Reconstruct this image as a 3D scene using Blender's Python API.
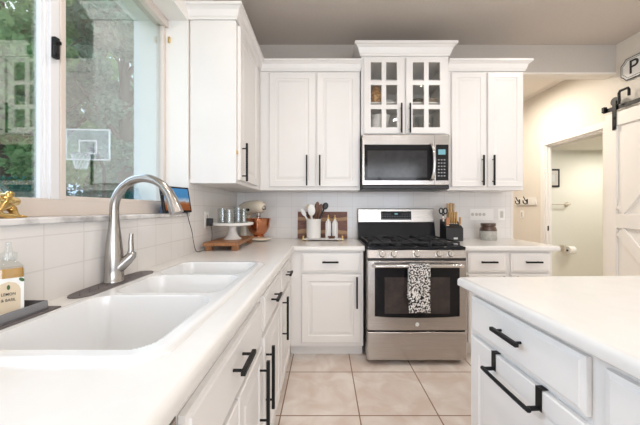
import bpy, bmesh, math, random
from mathutils import Vector, Matrix
random.seed(7)
S = bpy.context.scene
COL = S.collection
for o in list(bpy.data.objects): bpy.data.objects.remove(o)
R = math.radians
# ------------------------------------------------------------ camera
cd = bpy.data.cameras.new('camera'); cam = bpy.data.objects.new('camera', cd); COL.objects.link(cam)
cam.location = (0, 0, 1.21); cam.rotation_euler = (R(90), 0, 0)
cd.sensor_width = 36; cd.lens = 295*36/640; cd.shift_x = -4/640; cd.shift_y = -3.5/640
cd.clip_start = 0.02; S.camera = cam
# ------------------------------------------------------------ view, world
S.view_settings.view_transform = 'Standard'
S.view_settings.look = 'None'
S.view_settings.gamma = 1
S.view_settings.exposure = 0.0
w = bpy.data.worlds.new('sky'); S.world = w; w.use_nodes = True
nt = w.node_tree; nt.nodes.clear()
wo = nt.nodes.new('ShaderNodeOutputWorld'); bg = nt.nodes.new('ShaderNodeBackground')
tc = nt.nodes.new('ShaderNodeTexCoord'); nz = nt.nodes.new('ShaderNodeTexNoise'); cr = nt.nodes.new('ShaderNodeValToRGB')
nz.inputs['Scale'].default_value = 3.0; nz.inputs['Detail'].default_value = 5
cr.color_ramp.elements[0].position = .35; cr.color_ramp.elements[0].color = (.42, .64, .98, 1)
cr.color_ramp.elements[1].position = .6; cr.color_ramp.elements[1].color = (.85, .93, 1, 1)
nt.links.new(tc.outputs['Generated'], nz.inputs['Vector']); nt.links.new(nz.outputs['Fac'], cr.inputs['Fac'])
nt.links.new(cr.outputs['Color'], bg.inputs['Color']); bg.inputs['Strength'].default_value = 2.2
nt.links.new(bg.outputs['Background'], wo.inputs['Surface'])
# ------------------------------------------------------------ lights
def area(name, loc, rot, sx, sy, power, color, portal=False, shape='RECTANGLE', spread=None):
    l = bpy.data.lights.new(name, 'AREA'); l.shape = shape; l.size = sx
    if shape == 'RECTANGLE': l.size_y = sy
    l.energy = power; l.color = color
    if portal: l.cycles.is_portal = True
    if spread: l.spread = spread
    o = bpy.data.objects.new(name, l); COL.objects.link(o); o.location = loc; o.rotation_euler = rot
    return o
WARM = (1, .83, .66); COOL = (.80, .89, 1); NEUT = (1, .935, .865)
# daylight through the sink window (portal) and an unseen fill light added behind the camera
area('window_portal', (-1.19, 1.05, 1.8), (0, R(-90), 0), 1.25, 1.75, 1, (1, 1, 1), portal=True)
area('rear_fill', (1.0, -3.25, 1.35), (R(90), 0, 0), 3.2, 2.2, 72, (.94, .96, 1))
DOWN = [(-.1, 1.15), (1.35, 1.35), (-.1, -.3), (1.35, -.2), (.6, -1.7), (2.15, 1.8)]
for i, (x, y) in enumerate(DOWN):
    area('downlight_lamp', (x, y, 2.862), (0, 0, 0), .15, .15, 7.6, NEUT, shape='DISK')
area('hall_lamp', (2.2, 3.75, 2.74), (0, 0, 0), .3, .3, 29, (1, .90, .76), shape='DISK')
area('bath_lamp', (3.7, 3.45, 1.99), (0, 0, 0), .3, .3, 12, (1, .96, .88), shape='DISK')
sun = bpy.data.lights.new('sun', 'SUN'); sun.energy = 4.4; sun.angle = R(50); sun.color = (.54, .73, 1)
so = bpy.data.objects.new('sun', sun); COL.objects.link(so); so.rotation_euler = Vector((1, -.22, -.66)).to_track_quat('-Z', 'Y').to_euler()

# ------------------------------------------------------------ materials
def mat(name, col, rough=.5, metal=0, spec=.5, coat=0, **k):
    m = bpy.data.materials.new(name); m.use_nodes = True
    b = m.node_tree.nodes['Principled BSDF']
    b.inputs['Base Color'].default_value = (*col, 1); b.inputs['Roughness'].default_value = rough
    b.inputs['Metallic'].default_value = metal; b.inputs['Specular IOR Level'].default_value = spec
    b.inputs['Coat Weight'].default_value = coat
    for a, v in k.items(): b.inputs[a.replace('_', ' ')].default_value = v
    return m
def nodes(m):
    n = m.node_tree.nodes; return n, m.node_tree.links, n['Principled BSDF']
def noise_mat(name, c1, c2, scale=5, rough=.5, metal=0, detail=4, bump=0, stretch=(1, 1, 1), p=(.35, .65), **k):
    m = mat(name, c1, rough, metal, **k); n, l, b = nodes(m)
    t = n.new('ShaderNodeTexCoord'); mp = n.new('ShaderNodeMapping'); mp.inputs['Scale'].default_value = stretch
    z = n.new('ShaderNodeTexNoise'); z.inputs['Scale'].default_value = scale; z.inputs['Detail'].default_value = detail
    r = n.new('ShaderNodeValToRGB'); r.color_ramp.elements[0].position = p[0]; r.color_ramp.elements[1].position = p[1]
    r.color_ramp.elements[0].color = (*c1, 1); r.color_ramp.elements[1].color = (*c2, 1)
    l.new(t.outputs['Object'], mp.inputs['Vector']); l.new(mp.outputs['Vector'], z.inputs['Vector'])
    l.new(z.outputs['Fac'], r.inputs['Fac']); l.new(r.outputs['Color'], b.inputs['Base Color'])
    if bump:
        u = n.new('ShaderNodeBump'); u.inputs['Strength'].default_value = bump; u.inputs['Distance'].default_value = .005
        l.new(z.outputs['Fac'], u.inputs['Height']); l.new(u.outputs['Normal'], b.inputs['Normal'])
    return m
M = {}
M['paint'] = noise_mat('white_cabinet_paint', (.83, .805, .78), (.85, .825, .80), 3, .32)
M['groove'] = M['paint']
M['trimw'] = mat('white_trim_paint', (.88, .855, .82), .35)
M['vinyl'] = mat('window_vinyl', (.74, .66, .60), .4)
M['vinylw'] = mat('window_vinyl_white', (.82, .82, .84), .35)
M['stucco'] = noise_mat('exterior_stucco', (.86, .88, .9), (.8, .83, .86), 40, .9)
M['wallp'] = noise_mat('taupe_wall_paint', (.54, .49, .44), (.56, .51, .46), 60, .85, bump=.05)
M['ceil'] = noise_mat('taupe_ceiling_paint', (.60, .54, .485), (.62, .56, .505), 60, .9, bump=.05)
M['wallwhite'] = noise_mat('cream_wall_paint', (.80, .75, .68), (.82, .77, .70), 60, .85)
M['bath'] = noise_mat('pale_green_cream_paint', (.79, .78, .70), (.80, .79, .71), 60, .85)
M['quartz'] = noise_mat('white_counter', (.80, .775, .745), (.78, .755, .725), 18, .22)
M['sink'] = mat('white_enamel', (.80, .80, .80), .12, coat=.4)
M['black'] = mat('black_metal', (.006, .006, .007), .45, 0, spec=.3)
M['iron'] = mat('cast_iron', (.018, .018, .02), .55)
M['enamel'] = mat('black_enamel', (.010, .012, .016), .12, spec=.35)
M['bglass'] = mat('black_glass', (.010, .010, .012), .05, spec=.3)
M['wglass'] = noise_mat('oven_window_glass', (.07, .055, .05), (.04, .033, .033), 9, .08)
M['steel'] = noise_mat('stainless_steel', (.47, .44, .42), (.54, .51, .48), 4, .26, 1, stretch=(1, 1, 60))
M['steelr'] = mat('polished_steel', (.66, .64, .62), .16, 1)
M['nickel'] = mat('brushed_nickel', (.43, .41, .39), .24, 1)
M['gold'] = noise_mat('gold_leaf', (.52, .34, .11), (.72, .50, .20), 30, .22, 1, bump=.5)
M['copper'] = mat('copper', (.62, .27, .15), .16, 1)
M['cream'] = mat('cream_enamel', (.80, .72, .58), .2, coat=.4)
M['ceram'] = mat('white_ceramic', (.86, .84, .81), .2)
M['ceramm'] = mat('matte_white_ceramic', (.80, .79, .78), .5)
M['stone'] = noise_mat('speckled_grey_stoneware', (.40, .39, .35), (.52, .50, .46), 60, .5)
M['brown'] = mat('brown_glaze', (.09, .05, .035), .3)
M['plastic'] = mat('white_plastic', (.90, .88, .85), .35)
M['bplastic'] = mat('black_plastic', (.015, .015, .017), .4)
M['slate'] = noise_mat('grey_silicone', (.11, .095, .095), (.17, .15, .15), 12, .55)
M['traymetal'] = mat('grey_metal_tray', (.30, .30, .32), .4, .5)
M['fabric'] = noise_mat('blue_grey_speaker_fabric', (.05, .08, .13), (.09, .13, .2), 200, .9)
M['paper'] = mat('label_paper', (.72, .60, .44), .7)
M['ink'] = mat('ink', (.02, .02, .02), .6)
M['white'] = mat('white_paper', (.85, .85, .83), .7)
M['roll'] = mat('tissue', (.88, .87, .84), .9)
M['bone'] = mat('bone_plastic', (.58, .55, .50), .45)
M['leafd'] = mat('label_leaf_green', (.05, .12, .04), .6)
M['brass'] = mat('brass', (.7, .48, .18), .3, 1)
M['signgrey'] = mat('sign_grey', (.62, .63, .63), .5)
M['marble'] = noise_mat('marble_sill', (.80, .78, .77), (.42, .40, .40), 14, .2, detail=8, p=(.48, .75))
M['net'] = mat('white_net', (.85, .87, .9), .7)
M['trunk'] = noise_mat('bark', (.10, .075, .05), (.17, .13, .09), 20, .9)
M['grass'] = noise_mat('lawn', (.06, .14, .035), (.11, .2, .05), 3, .95)
M['fence'] = noise_mat('tan_garden_wall', (.42, .34, .23), (.5, .41, .29), 6, .9)
M['knifewood'] = noise_mat('golden_wood', (.40, .22, .07), (.52, .33, .13), 30, .45)
M['liquid'] = mat('amber_soap', (.50, .26, .04), .1, coat=1)

def wood(name, c1, c2, c3, axis=2, scale=14, dist=3, band=None):
    m = mat(name, c1, .45); n, l, b = nodes(m)
    t = n.new('ShaderNodeTexCoord'); mp = n.new('ShaderNodeMapping')
    sc = [1, 1, 1]; sc[axis] = 6; mp.inputs['Scale'].default_value = sc
    wv = n.new('ShaderNodeTexNoise'); wv.inputs['Scale'].default_value = scale; wv.inputs['Distortion'].default_value = dist
    wv.inputs['Detail'].default_value = 5
    r = n.new('ShaderNodeValToRGB'); e = r.color_ramp.elements
    e[0].position = .3; e[0].color = (*c1, 1); e[1].position = .7; e[1].color = (*c3, 1)
    x = r.color_ramp.elements.new(.5); x.color = (*c2, 1)
    l.new(t.outputs['Object'], mp.inputs['Vector']); l.new(mp.outputs['Vector'], wv.inputs['Vector'])
    l.new(wv.outputs['Fac'], r.inputs['Fac']); l.new(r.outputs['Color'], b.inputs['Base Color'])
    return m
M['riser'] = wood('warm_riser_wood', (.24, .09, .035), (.34, .15, .06), (.44, .21, .09), 0)
M['darkwood'] = wood('dark_utensil_wood', (.09, .035, .02), (.13, .055, .03), (.18, .08, .04), 0)
M['board'] = wood('acacia_board', (.12, .035, .02), (.17, .055, .03), (.22, .08, .04), 2, 8)
n, l, b = nodes(M['board'])
t = n.new('ShaderNodeTexCoord'); sp = n.new('ShaderNodeSeparateXYZ'); l.new(t.outputs['Object'], sp.inputs[0])
zz = n.new('ShaderNodeTexNoise'); zz.inputs['Scale'].default_value = 5; l.new(t.outputs['Object'], zz.inputs['Vector'])
ad = n.new('ShaderNodeMath'); ad.operation = 'MULTIPLY_ADD'; ad.inputs[1].default_value = .09; l.new(zz.outputs['Fac'], ad.inputs[0]); l.new(sp.outputs['Z'], ad.inputs[2])
ms = n.new('ShaderNodeMath'); ms.operation = 'MULTIPLY'; ms.inputs[1].default_value = 8; l.new(ad.outputs[0], ms.inputs[0])
fr = n.new('ShaderNodeMath'); fr.operation = 'FRACT'; l.new(ms.outputs[0], fr.inputs[0])
r2 = n.new('ShaderNodeValToRGB'); r2.color_ramp.elements[0].position = .66; r2.color_ramp.elements[0].color = (0, 0, 0, 1)
r2.color_ramp.elements[1].position = .8; r2.color_ramp.elements[1].color = (1, 1, 1, 1); l.new(fr.outputs[0], r2.inputs['Fac'])
mx = n.new('ShaderNodeMix'); mx.data_type = 'RGBA'; l.new(r2.outputs['Color'], mx.inputs[0])
old = b.inputs['Base Color'].links[0].from_socket; l.new(old, mx.inputs[6]); mx.inputs[7].default_value = (.42, .24, .11, 1)
l.new(mx.outputs[2], b.inputs['Base Color'])

def tile_mat(name, axis, col, grout, bw, bh, off, mortar, rough, offset=0.0, marbled=None, bump=.3):
    m = mat(name, col, rough); n, l, b = nodes(m)
    g = n.new('ShaderNodeNewGeometry'); sp = n.new('ShaderNodeSeparateXYZ'); cb = n.new('ShaderNodeCombineXYZ')
    l.new(g.outputs['Position'], sp.inputs[0])
    a, c = {'x': ('Y', 'Z'), 'y': ('X', 'Z'), 'z': ('X', 'Y')}[axis]
    l.new(sp.outputs[a], cb.inputs[0]); l.new(sp.outputs[c], cb.inputs[1])
    mp = n.new('ShaderNodeMapping'); mp.inputs['Location'].default_value = (off[0], off[1], 0); l.new(cb.outputs[0], mp.inputs['Vector'])
    br = n.new('ShaderNodeTexBrick'); br.offset = offset; br.squash = 1
    br.inputs['Scale'].default_value = 1; br.inputs['Brick Width'].default_value = bw; br.inputs['Row Height'].default_value = bh
    br.inputs['Mortar Size'].default_value = mortar; br.inputs['Mortar Smooth'].default_value = .2
    br.inputs['Color1'].default_value = (*col, 1); br.inputs['Color2'].default_value = tuple(min(1, c*1.02) for c in col)+(1,)
    br.inputs['Mortar'].default_value = (*grout, 1)
    l.new(mp.outputs[0], br.inputs['Vector'])
    if marbled:
        z = n.new('ShaderNodeTexNoise'); z.inputs['Scale'].default_value = 5.5; z.inputs['Detail'].default_value = 7; z.inputs['Distortion'].default_value = .7
        l.new(g.outputs['Position'], z.inputs['Vector'])
        r = n.new('ShaderNodeValToRGB'); e = r.color_ramp.elements; e[0].position = .36; e[0].color = (*marbled[0], 1); e[1].position = .64; e[1].color = (*marbled[1], 1)
        e2 = e.new(.5); e2.color = (*marbled[2], 1)
        l.new(z.outputs['Fac'], r.inputs['Fac'])
        x = n.new('ShaderNodeMix'); x.data_type = 'RGBA'; l.new(br.outputs['Fac'], x.inputs[0]); l.new(r.outputs['Color'], x.inputs[6]); x.inputs[7].default_value = (*grout, 1)
        l.new(x.outputs[2], b.inputs['Base Color'])
    else:
        l.new(br.outputs['Color'], b.inputs['Base Color'])
    u = n.new('ShaderNodeBump'); u.invert = True; u.inputs['Strength'].default_value = bump; u.inputs['Distance'].default_value = .003
    l.new(br.outputs['Fac'], u.inputs['Height']); l.new(u.outputs['Normal'], b.inputs['Normal'])
    return m
M['tx'] = tile_mat('white_wall_tile_side', 'x', (.80, .775, .755), (.72, .69, .67), .155, .1075, (0, -.914+.003), .0022, .13)
M['ty'] = tile_mat('white_wall_tile_back', 'y', (.80, .775, .755), (.72, .69, .67), .155, .1075, (.02, -.914+.003), .0022, .13)
T = .4625
M['floor'] = tile_mat('beige_floor_tile', 'z', (.6, .5, .43), (.30, .17, .10), T, T, (-.208+3*T, -2.19+9*T), .0042, .28,
                      marbled=((.74, .61, .53), (.88, .81, .75), (.80, .70, .63)))

def glass(name, refl, tint=(.95, .97, .96)):
    m = bpy.data.materials.new(name); m.use_nodes = True; n = m.node_tree.nodes; l = m.node_tree.links; n.clear()
    o = n.new('ShaderNodeOutputMaterial'); t = n.new('ShaderNodeBsdfTransparent'); g = n.new('ShaderNodeBsdfGlossy'); x = n.new('ShaderNodeMixShader')
    t.inputs[0].default_value = (*tint, 1); g.inputs['Roughness'].default_value = .0; x.inputs[0].default_value = refl
    l.new(t.outputs[0], x.inputs[1]); l.new(g.outputs[0], x.inputs[2]); l.new(x.outputs[0], o.inputs[0]); return m
M['glass'] = glass('coated_window_glass', .29)
M['cglass'] = glass('cabinet_glass', .04, (.97, .97, .96))
M['jglass'] = glass('clear_jar_glass', .07, (.93, .95, .95))
M['bb'] = glass('acrylic_board', .12)

def leaf_mat(name, c1, c2):
    m = bpy.data.materials.new(name); m.use_nodes = True; n = m.node_tree.nodes; l = m.node_tree.links; n.clear()
    o = n.new('ShaderNodeOutputMaterial'); g = n.new('ShaderNodeNewGeometry'); r = n.new('ShaderNodeValToRGB')
    d = n.new('ShaderNodeBsdfDiffuse'); t = n.new('ShaderNodeBsdfTranslucent'); x = n.new('ShaderNodeMixShader'); x.inputs[0].default_value = .45
    r.color_ramp.elements[0].color = (*c1, 1); r.color_ramp.elements[1].color = (*c2, 1)
    l.new(g.outputs['Random Per Island'], r.inputs['Fac']); l.new(r.outputs['Color'], d.inputs['Color']); l.new(r.outputs['Color'], t.inputs['Color'])
    l.new(d.outputs[0], x.inputs[1]); l.new(t.outputs[0], x.inputs[2]); l.new(x.outputs[0], o.inputs[0])
    return m
M['leaf_a'] = leaf_mat('leaf_mid', (.14, .30, .12), (.40, .58, .26))
M['leaf_b'] = leaf_mat('leaf_cool', (.16, .28, .20), (.42, .58, .42))
M['leaf_c'] = leaf_mat('leaf_hedge', (.03, .11, .09), (.08, .24, .17))

# ------------------------------------------------------------ mesh builder
class MB:
    def __init__(s): s.v = []; s.f = []
    def add(s, vs, fs):
        k = len(s.v); s.v += [tuple(v) for v in vs]; s.f += [tuple(i+k for i in f) for f in fs]; return s
    def box(s, x0, x1, y0, y1, z0, z1, mtx=None):
        vs = [Vector(p) for p in ((x0,y0,z0),(x1,y0,z0),(x1,y1,z0),(x0,y1,z0),(x0,y0,z1),(x1,y0,z1),(x1,y1,z1),(x0,y1,z1))]
        if mtx: vs = [mtx @ v for v in vs]
        return s.add(vs, [(0,3,2,1),(4,5,6,7),(0,1,5,4),(1,2,6,5),(2,3,7,6),(3,0,4,7)])
    def lathe(s, prof, c=(0,0,0), n=32, mtx=None, sx=1, sy=1):
        vs = []; fs = []
        for (r, z) in prof:
            for i in range(n):
                a = 2*math.pi*i/n; v = Vector((r*math.cos(a)*sx, r*math.sin(a)*sy, z))
                if mtx: v = mtx @ v
                vs.append(v+Vector(c))
        for j in range(len(prof)-1):
            for i in range(n):
                k = (i+1) % n; fs.append((j*n+i, j*n+k, (j+1)*n+k, (j+1)*n+i))
        if prof[0][0] > 1e-5: fs.append(tuple(range(n))[::-1])
        if prof[-1][0] > 1e-5: fs.append(tuple((len(prof)-1)*n+i for i in range(n)))
        return s.add(vs, fs)
    def cyl(s, p0, p1, r0, r1=None, n=20):
        return s.tube([p0, p1], [r0, r0 if r1 is None else r1], n)
    def tube(s, pts, rad, n=12, caps=True):
        pts = [Vector(p) for p in pts]
        if not isinstance(rad, (list, tuple)): rad = [rad]*len(pts)
        vs = []; fs = []; u = None
        for i, p in enumerate(pts):
            d = (pts[min(i+1, len(pts)-1)]-pts[max(i-1, 0)]).normalized()
            if u is None: u = d.orthogonal().normalized()
            u = (u-d*u.dot(d)).normalized(); w_ = d.cross(u)
            for k in range(n):
                a = 2*math.pi*k/n; vs.append(p+(u*math.cos(a)+w_*math.sin(a))*rad[i])
        for i in range(len(pts)-1):
            for k in range(n):
                q = (k+1) % n; fs.append((i*n+k, i*n+q, (i+1)*n+q, (i+1)*n+k))
        if caps: fs.append(tuple(range(n))[::-1]); fs.append(tuple((len(pts)-1)*n+k for k in range(n)))
        return s.add(vs, fs)
    def prism(s, poly, z0, z1, mtx=None):
        n_ = len(poly); vs = [Vector((x, y, z0)) for x, y in poly]+[Vector((x, y, z1)) for x, y in poly]
        if mtx: vs = [mtx @ v for v in vs]
        fs = [tuple(range(n_))[::-1], tuple(range(n_, 2*n_))]+[(i, (i+1) % n_, n_+(i+1) % n_, n_+i) for i in range(n_)]
        return s.add(vs, fs)
    def ell(s, c, r, n=20, m=12, mtx=None):
        prof = [(max(math.sin(math.pi*j/m), 0), -math.cos(math.pi*j/m)) for j in range(m+1)]
        vs = []; fs = []
        for (pr, pz) in prof:
            for i in range(n):
                a = 2*math.pi*i/n; v = Vector((pr*math.cos(a)*r[0], pr*math.sin(a)*r[1], pz*r[2]))
                if mtx: v = mtx @ v
                vs.append(v+Vector(c))
        for j in range(m):
            for i in range(n):
                k = (i+1) % n; fs.append((j*n+i, j*n+k, (j+1)*n+k, (j+1)*n+i))
        return s.add(vs, fs)
    def build(s, name, m, parent=None, bevel=0, smooth=False, seg=2, loc=None, solid=0):
        me = bpy.data.meshes.new(name); me.from_pydata(s.v, [], s.f)
        bm = bmesh.new(); bm.from_mesh(me); bmesh.ops.remove_doubles(bm, verts=bm.verts, dist=1e-6)
        bmesh.ops.recalc_face_normals(bm, faces=bm.faces); bm.to_mesh(me); bm.free()
        me.materials.append(m)
        o = bpy.data.objects.new(name, me); COL.objects.link(o)
        if parent: o.parent = parent
        if loc: o.location = loc
        if bevel:
            b = o.modifiers.new('bevel', 'BEVEL'); b.width = bevel; b.segments = seg; b.limit_method = 'ANGLE'; b.angle_limit = R(40)
        if smooth or bevel:
            for p in me.polygons: p.use_smooth = True
            me.set_sharp_from_angle(angle=R(38))
        return o
def tag(o, label, cat, group=None, kind=None):
    o['label'] = label; o['category'] = cat
    if group: o['group'] = group
    if kind: o['kind'] = kind
    return o
def struct(o): o['kind'] = 'structure'; return o
def empty(name, loc, rz=0):
    o = bpy.data.objects.new(name, None); o.empty_display_size = .05; COL.objects.link(o); o.location = loc; o.rotation_euler = (0, 0, rz); return o
def kids(o): return [c for c in bpy.data.objects if c.parent == o]
def copy_tree(o, parent=None):
    c = o.copy(); COL.objects.link(c); c.parent = parent
    for ch in kids(o): copy_tree(ch, c)
    return c
def text(body, size, m, parent, loc, rot, name='lettering', extrude=.0006, align='CENTER', scale=(1, 1, 1)):
    cu = bpy.data.curves.new(name, 'FONT'); cu.body = body; cu.size = size; cu.align_x = align; cu.align_y = 'CENTER'; cu.extrude = extrude; cu.offset = size*.006
    tmp = bpy.data.objects.new(name, cu); COL.objects.link(tmp)
    bpy.context.view_layer.update()
    me = bpy.data.meshes.new_from_object(tmp.evaluated_get(bpy.context.evaluated_depsgraph_get()))
    bpy.data.objects.remove(tmp); me.name = name
    me.materials.clear(); me.materials.append(m)
    o = bpy.data.objects.new(name, me); COL.objects.link(o); o.parent = parent; o.location = loc; o.rotation_euler = rot; o.scale = scale
    return o

# ------------------------------------------------------------ room shell
XL, XR, YB, ZC = -.889, 2.97, 3.0, 2.88
YR = -3.2
struct(MB().box(-1.3, 5.0, YR, 5.2, -.06, 0).build('floor', M['floor']))
struct(MB().box(-1.3, 3.1, YR-.1, 3.12, ZC, ZC+.1).build('ceiling', M['ceil']))
WY0, WY1, WZ0, WZ1 = .22, 1.925, 1.163, 2.44
wl = MB()
wl.box(-1.2, XL, YR-.1, WY0, 0, ZC).box(-1.2, XL, WY1, 3.12, 0, ZC).box(-1.2, XL, WY0, WY1, 0, WZ0).box(-1.2, XL, WY0, WY1, WZ1, ZC)
struct(wl.build('wall_left', M['trimw']))
struct(MB().box(-1.24, -1.2, YR-.1, WY0, 0, ZC).box(-1.24, -1.2, WY1, 3.12, 0, ZC).box(-1.24, -1.2, WY0, WY1, 0, WZ0).box(-1.24, -1.2, WY0, WY1, WZ1, ZC).build('wall_left_outside', M['stucco']))
struct(MB().box(XL, 1.92, YB, 3.12, 0, ZC).box(1.92, XR, YB, 3.12, 2.60, ZC).build('wall_back', M['wallp']))
struct(MB().box(1.90, 1.925, 2.998, 3.124, 0, 2.602).box(1.925, XR, 3.0, 3.122, 2.58, 2.60).build('trim_1', M['wallwhite']))
# right wall with the bathroom doorway
DY0, DY1, DZ = 3.125, 3.955, 2.06
wr = MB()
wr.box(XR, XR+.07, YR-.1, DY0, 0, 2.9).box(XR, XR+.07, DY1, 5.1, 0, 2.9).box(XR, XR+.07, DY0, DY1, DZ, 2.9)
struct(wr.build('wall_right', M['wallwhite']))
struct(MB().box(-.2, XR, 5.0, 5.1, 0, 2.9).build('wall_hall', M['wallwhite']))
struct(MB().box(-.3, -.2, 3.12, 5.1, 0, 2.9).build('wall_hall_left', M['wallwhite']))
struct(MB().box(-.3, XR, 3.12, 5.1, 2.80, 2.9).build('ceiling_hall', M['wallwhite']))
# bathroom
struct(MB().box(XR+.07, 5.0, 4.06, 4.16, 0, 2.1).box(4.9, 5.0, 2.2, 4.06, 0, 2.1).box(XR+.07, 4.9, 2.1, 2.2, 0, 2.1).build('wall_bathroom', M['bath']))
struct(MB().box(XR+.07, 5.0, 2.1, 4.16, 2.015, 2.1).build('ceiling_bathroom', M['bath']))
# casing round the doorway
cs = MB()
cs.box(XR-.018, XR, DY0-.07, DY0, 0, DZ+.07).box(XR-.018, XR, DY1, DY1+.07, 0, DZ+.07).box(XR-.018, XR, DY0, DY1, DZ, DZ+.07)
cs.box(XR-.001, XR+.072, DY0, DY0+.018, 0, DZ).box(XR-.001, XR+.072, DY1-.018, DY1, 0, DZ).box(XR-.001, XR+.072, DY0, DY1, DZ-.018, DZ)
cs.box(XR+.03, XR+.055, DY1-.03, DY1-.018, 0, DZ-.018)
dr = struct(cs.build('door_1', M['trimw'], bevel=.003))
sk = MB().box(XR+.012, XR+.036, DY1-.0205, DY1-.018, .92, .985).build('strike_plate', M['black'], dr, bevel=.001)
# rear wall behind the camera with a framed opening added to let the fill light in
struct(MB().box(-.889, -.75, YR-.1, YR, 0, ZC).box(2.75, XR, YR-.1, YR, 0, ZC).box(-.75, 2.75, YR-.1, YR, 2.5, ZC).build('wall_rear', M['wallp']))
pd = MB().box(-.75, 2.75, YR-.07, YR-.02, 2.43, 2.5).box(-.75, 2.75, YR-.07, YR-.02, 0, .08)
for x in (-.75, .38, 1.54, 2.68): pd.box(x, x+.07, YR-.07, YR-.02, .08, 2.43)
struct(pd.build('rear_opening_frame', M['vinylw']))
# baseboards
struct(MB().box(XR-.014, XR, 3.0, DY0-.07, 0, .1).box(XR-.014, XR, DY1+.07, 5.0, 0, .1).build('baseboard_right', M['trimw'], bevel=.003))
# wall tiles
struct(MB().box(XL, XL+.006, -.6, 1.925, .9145, WZ0).box(XL, XL+.006, 1.925, YB, .9145, 1.40).build('trim_2', M['tx']))
struct(MB().box(XL+.006, .33, YB-.006, YB, .9145, 1.40).box(.33, 1.13, YB-.006, YB, .60, 1.52).box(1.13, 1.895, YB-.006, YB, .9145, 1.40).build('trim_3', M['ty']))
# marble sill
struct(MB().box(-1.06, XL+.016, WY0, WY1, WZ0, 1.183).build('trim_4', M['marble'], bevel=.004))
# window
XG = -1.05
wf = MB()
wf.box(XG-.03, XG+.035, WY0, WY1, 1.183, 1.245).box(XG-.03, XG+.035, WY0, WY1, WZ1-.05, WZ1)
wf.box(XG-.03, XG+.035, WY0, WY0+.05, 1.245, WZ1-.05).box(XG-.03, XG+.02, WY1-.03, WY1, 1.245, WZ1-.05)
wf.box(XG+.02, XG+.028, WY0, WY1, 1.236, 1.250)
win = struct(wf.build('window_1', M['vinyl'], bevel=.003))
MB().box(XG-.006, XG+.012, 1.080, 1.098, 1.245, WZ1-.05).box(XG-.0, XG+.02, 1.088, 1.108, 1.245, WZ1-.05).build('sash_frame', M['vinylw'], win, bevel=.002)
MB().box(XG+.012, XG+.032, 1.098, 1.137, 1.245, WZ1-.05).build('meeting_rail', M['vinylw'], win, bevel=.003)
MB().box(XG-.006, XG+.036, 1.137, 1.160, 1.245, WZ1-.05).box(XG-.006, XG+.025, 1.160, WY1-.03, 1.245, 1.262).build('sash_frame', M['vinyl'], win, bevel=.002)
MB().box(XG-.004, XG, WY0+.05, 1.084, 1.245, WZ1-.05).build('pane', M['glass'], win)
MB().box(XG-.004, XG, 1.155, WY1-.03, 1.25, WZ1-.05).build('pane', M['glass'], win)
lt = MB().box(XG+.032, XG+.05, 1.099, 1.120, 1.775, 1.855).box(XG+.045, XG+.055, 1.094, 1.112, 1.785, 1.82).box(XG+.045, XG+.055, 1.100, 1.122, 1.83, 1.845).build('window_latch', M['black'], win, bevel=.004)
MB().box(XG+.036, XG+.05, WY1-.012, WY1, 2.29, 2.33).build('shade_bracket', M['brass'], win, bevel=.003)

# ------------------------------------------------------------ cabinets
def door_mesh(mb, x0, x1, z0, z1, y0=-.0015, th=.020, border=.055, raised=True):
    # slab front face at y = y0-th with a routed frame and a raised centre
    yf = y0-th
    w_ = x1-x0; h_ = z1-z0
    if raised:
        rings = [(0, 0, .004), (.004, 0, 0), (border, 0, 0), (border+.006, 0, .007), (border+.016, 0, .007), (border+.034, 0, .001)]
    else:
        rings = [(0, 0, .006), (.012, 0, .0035), (.016, 0, 0)]
    vs = []; fs = []
    vs += [(x0, y0, z0), (x1, y0, z0), (x1, y0, z1), (x0, y0, z1)]
    for (ins, _, dep) in rings:
        vs += [(x0+ins, yf+dep, z0+ins), (x1-ins, yf+dep, z0+ins), (x1-ins, yf+dep, z1-ins), (x0+ins, yf+dep, z1-ins)]
    k = len(rings)
    for j in range(k):
        for i in range(4):
            q = (i+1) % 4; fs.append((j*4+i, j*4+q, (j+1)*4+q, (j+1)*4+i))
    fs.append((k*4, k*4+1, k*4+2, k*4+3)); fs.append((3, 2, 1, 0))
    mb.add(vs, fs); return mb
def pull(parent, x, z, length, vertical, yface=-.0215, r=.0066, stand=.032, m=None):
    p = MB(); h = length/2; y = yface-stand
    if vertical:
        p.box(x-r, x+r, y-r, y+r, z-h, z+h)
        for s in (-1, 1): p.cyl((x, yface+.0005, z+s*h*.72), (x, y, z+s*h*.72), .0045, n=10)
    else:
        p.box(x-h, x+h, y-r, y+r, z-r, z+r)
        for s in (-1, 1): p.cyl((x+s*h*.72, yface+.0005, z), (x+s*h*.72, y, z), .0045, n=10)
    return p.build('handle', m or M['black'], parent, bevel=.0012)
def cabinet(name, label, cat, loc, rz, w_, d, z0, z1, fronts, toe=True, group=None, side_panel=False):
    root = tag(empty(name, loc, rz), label, cat, group)
    b = MB()
    if toe and rz > 1:      # open-topped carcass so the sink bowls hang inside
        b.box(0, w_, 0, .018, z0, z1).box(0, w_, .018, d, z0, z0+.02).box(0, w_, d-.012, d, z0+.02, z1).box(0, .016, .018, d-.012, z0+.02, .70).box(w_-.016, w_, .018, d-.012, z0+.02, .70)
    else: b.box(0, w_, 0, d, z0, z1)
    b.build('body', M['paint'], root, bevel=.0015)
    if toe: MB().box(0, w_, .075, d, 0, z0).build('toe_kick', M['paint'], root)
    for f in fronts:
        kind, x0, x1, a, c = f[:5]
        o = door_mesh(MB(), x0, x1, a, c, raised=(kind == 'door'), border=.045 if (x1-x0) < .36 else .055).build(kind, M['paint'], root)
        if len(f) > 5 and f[5]:
            hx, hz, L, vert = f[5]; pull(o, hx, hz, L, vert)
    return root
BZ0, BZ1 = .10, .874
TOPZ = .914
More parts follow.
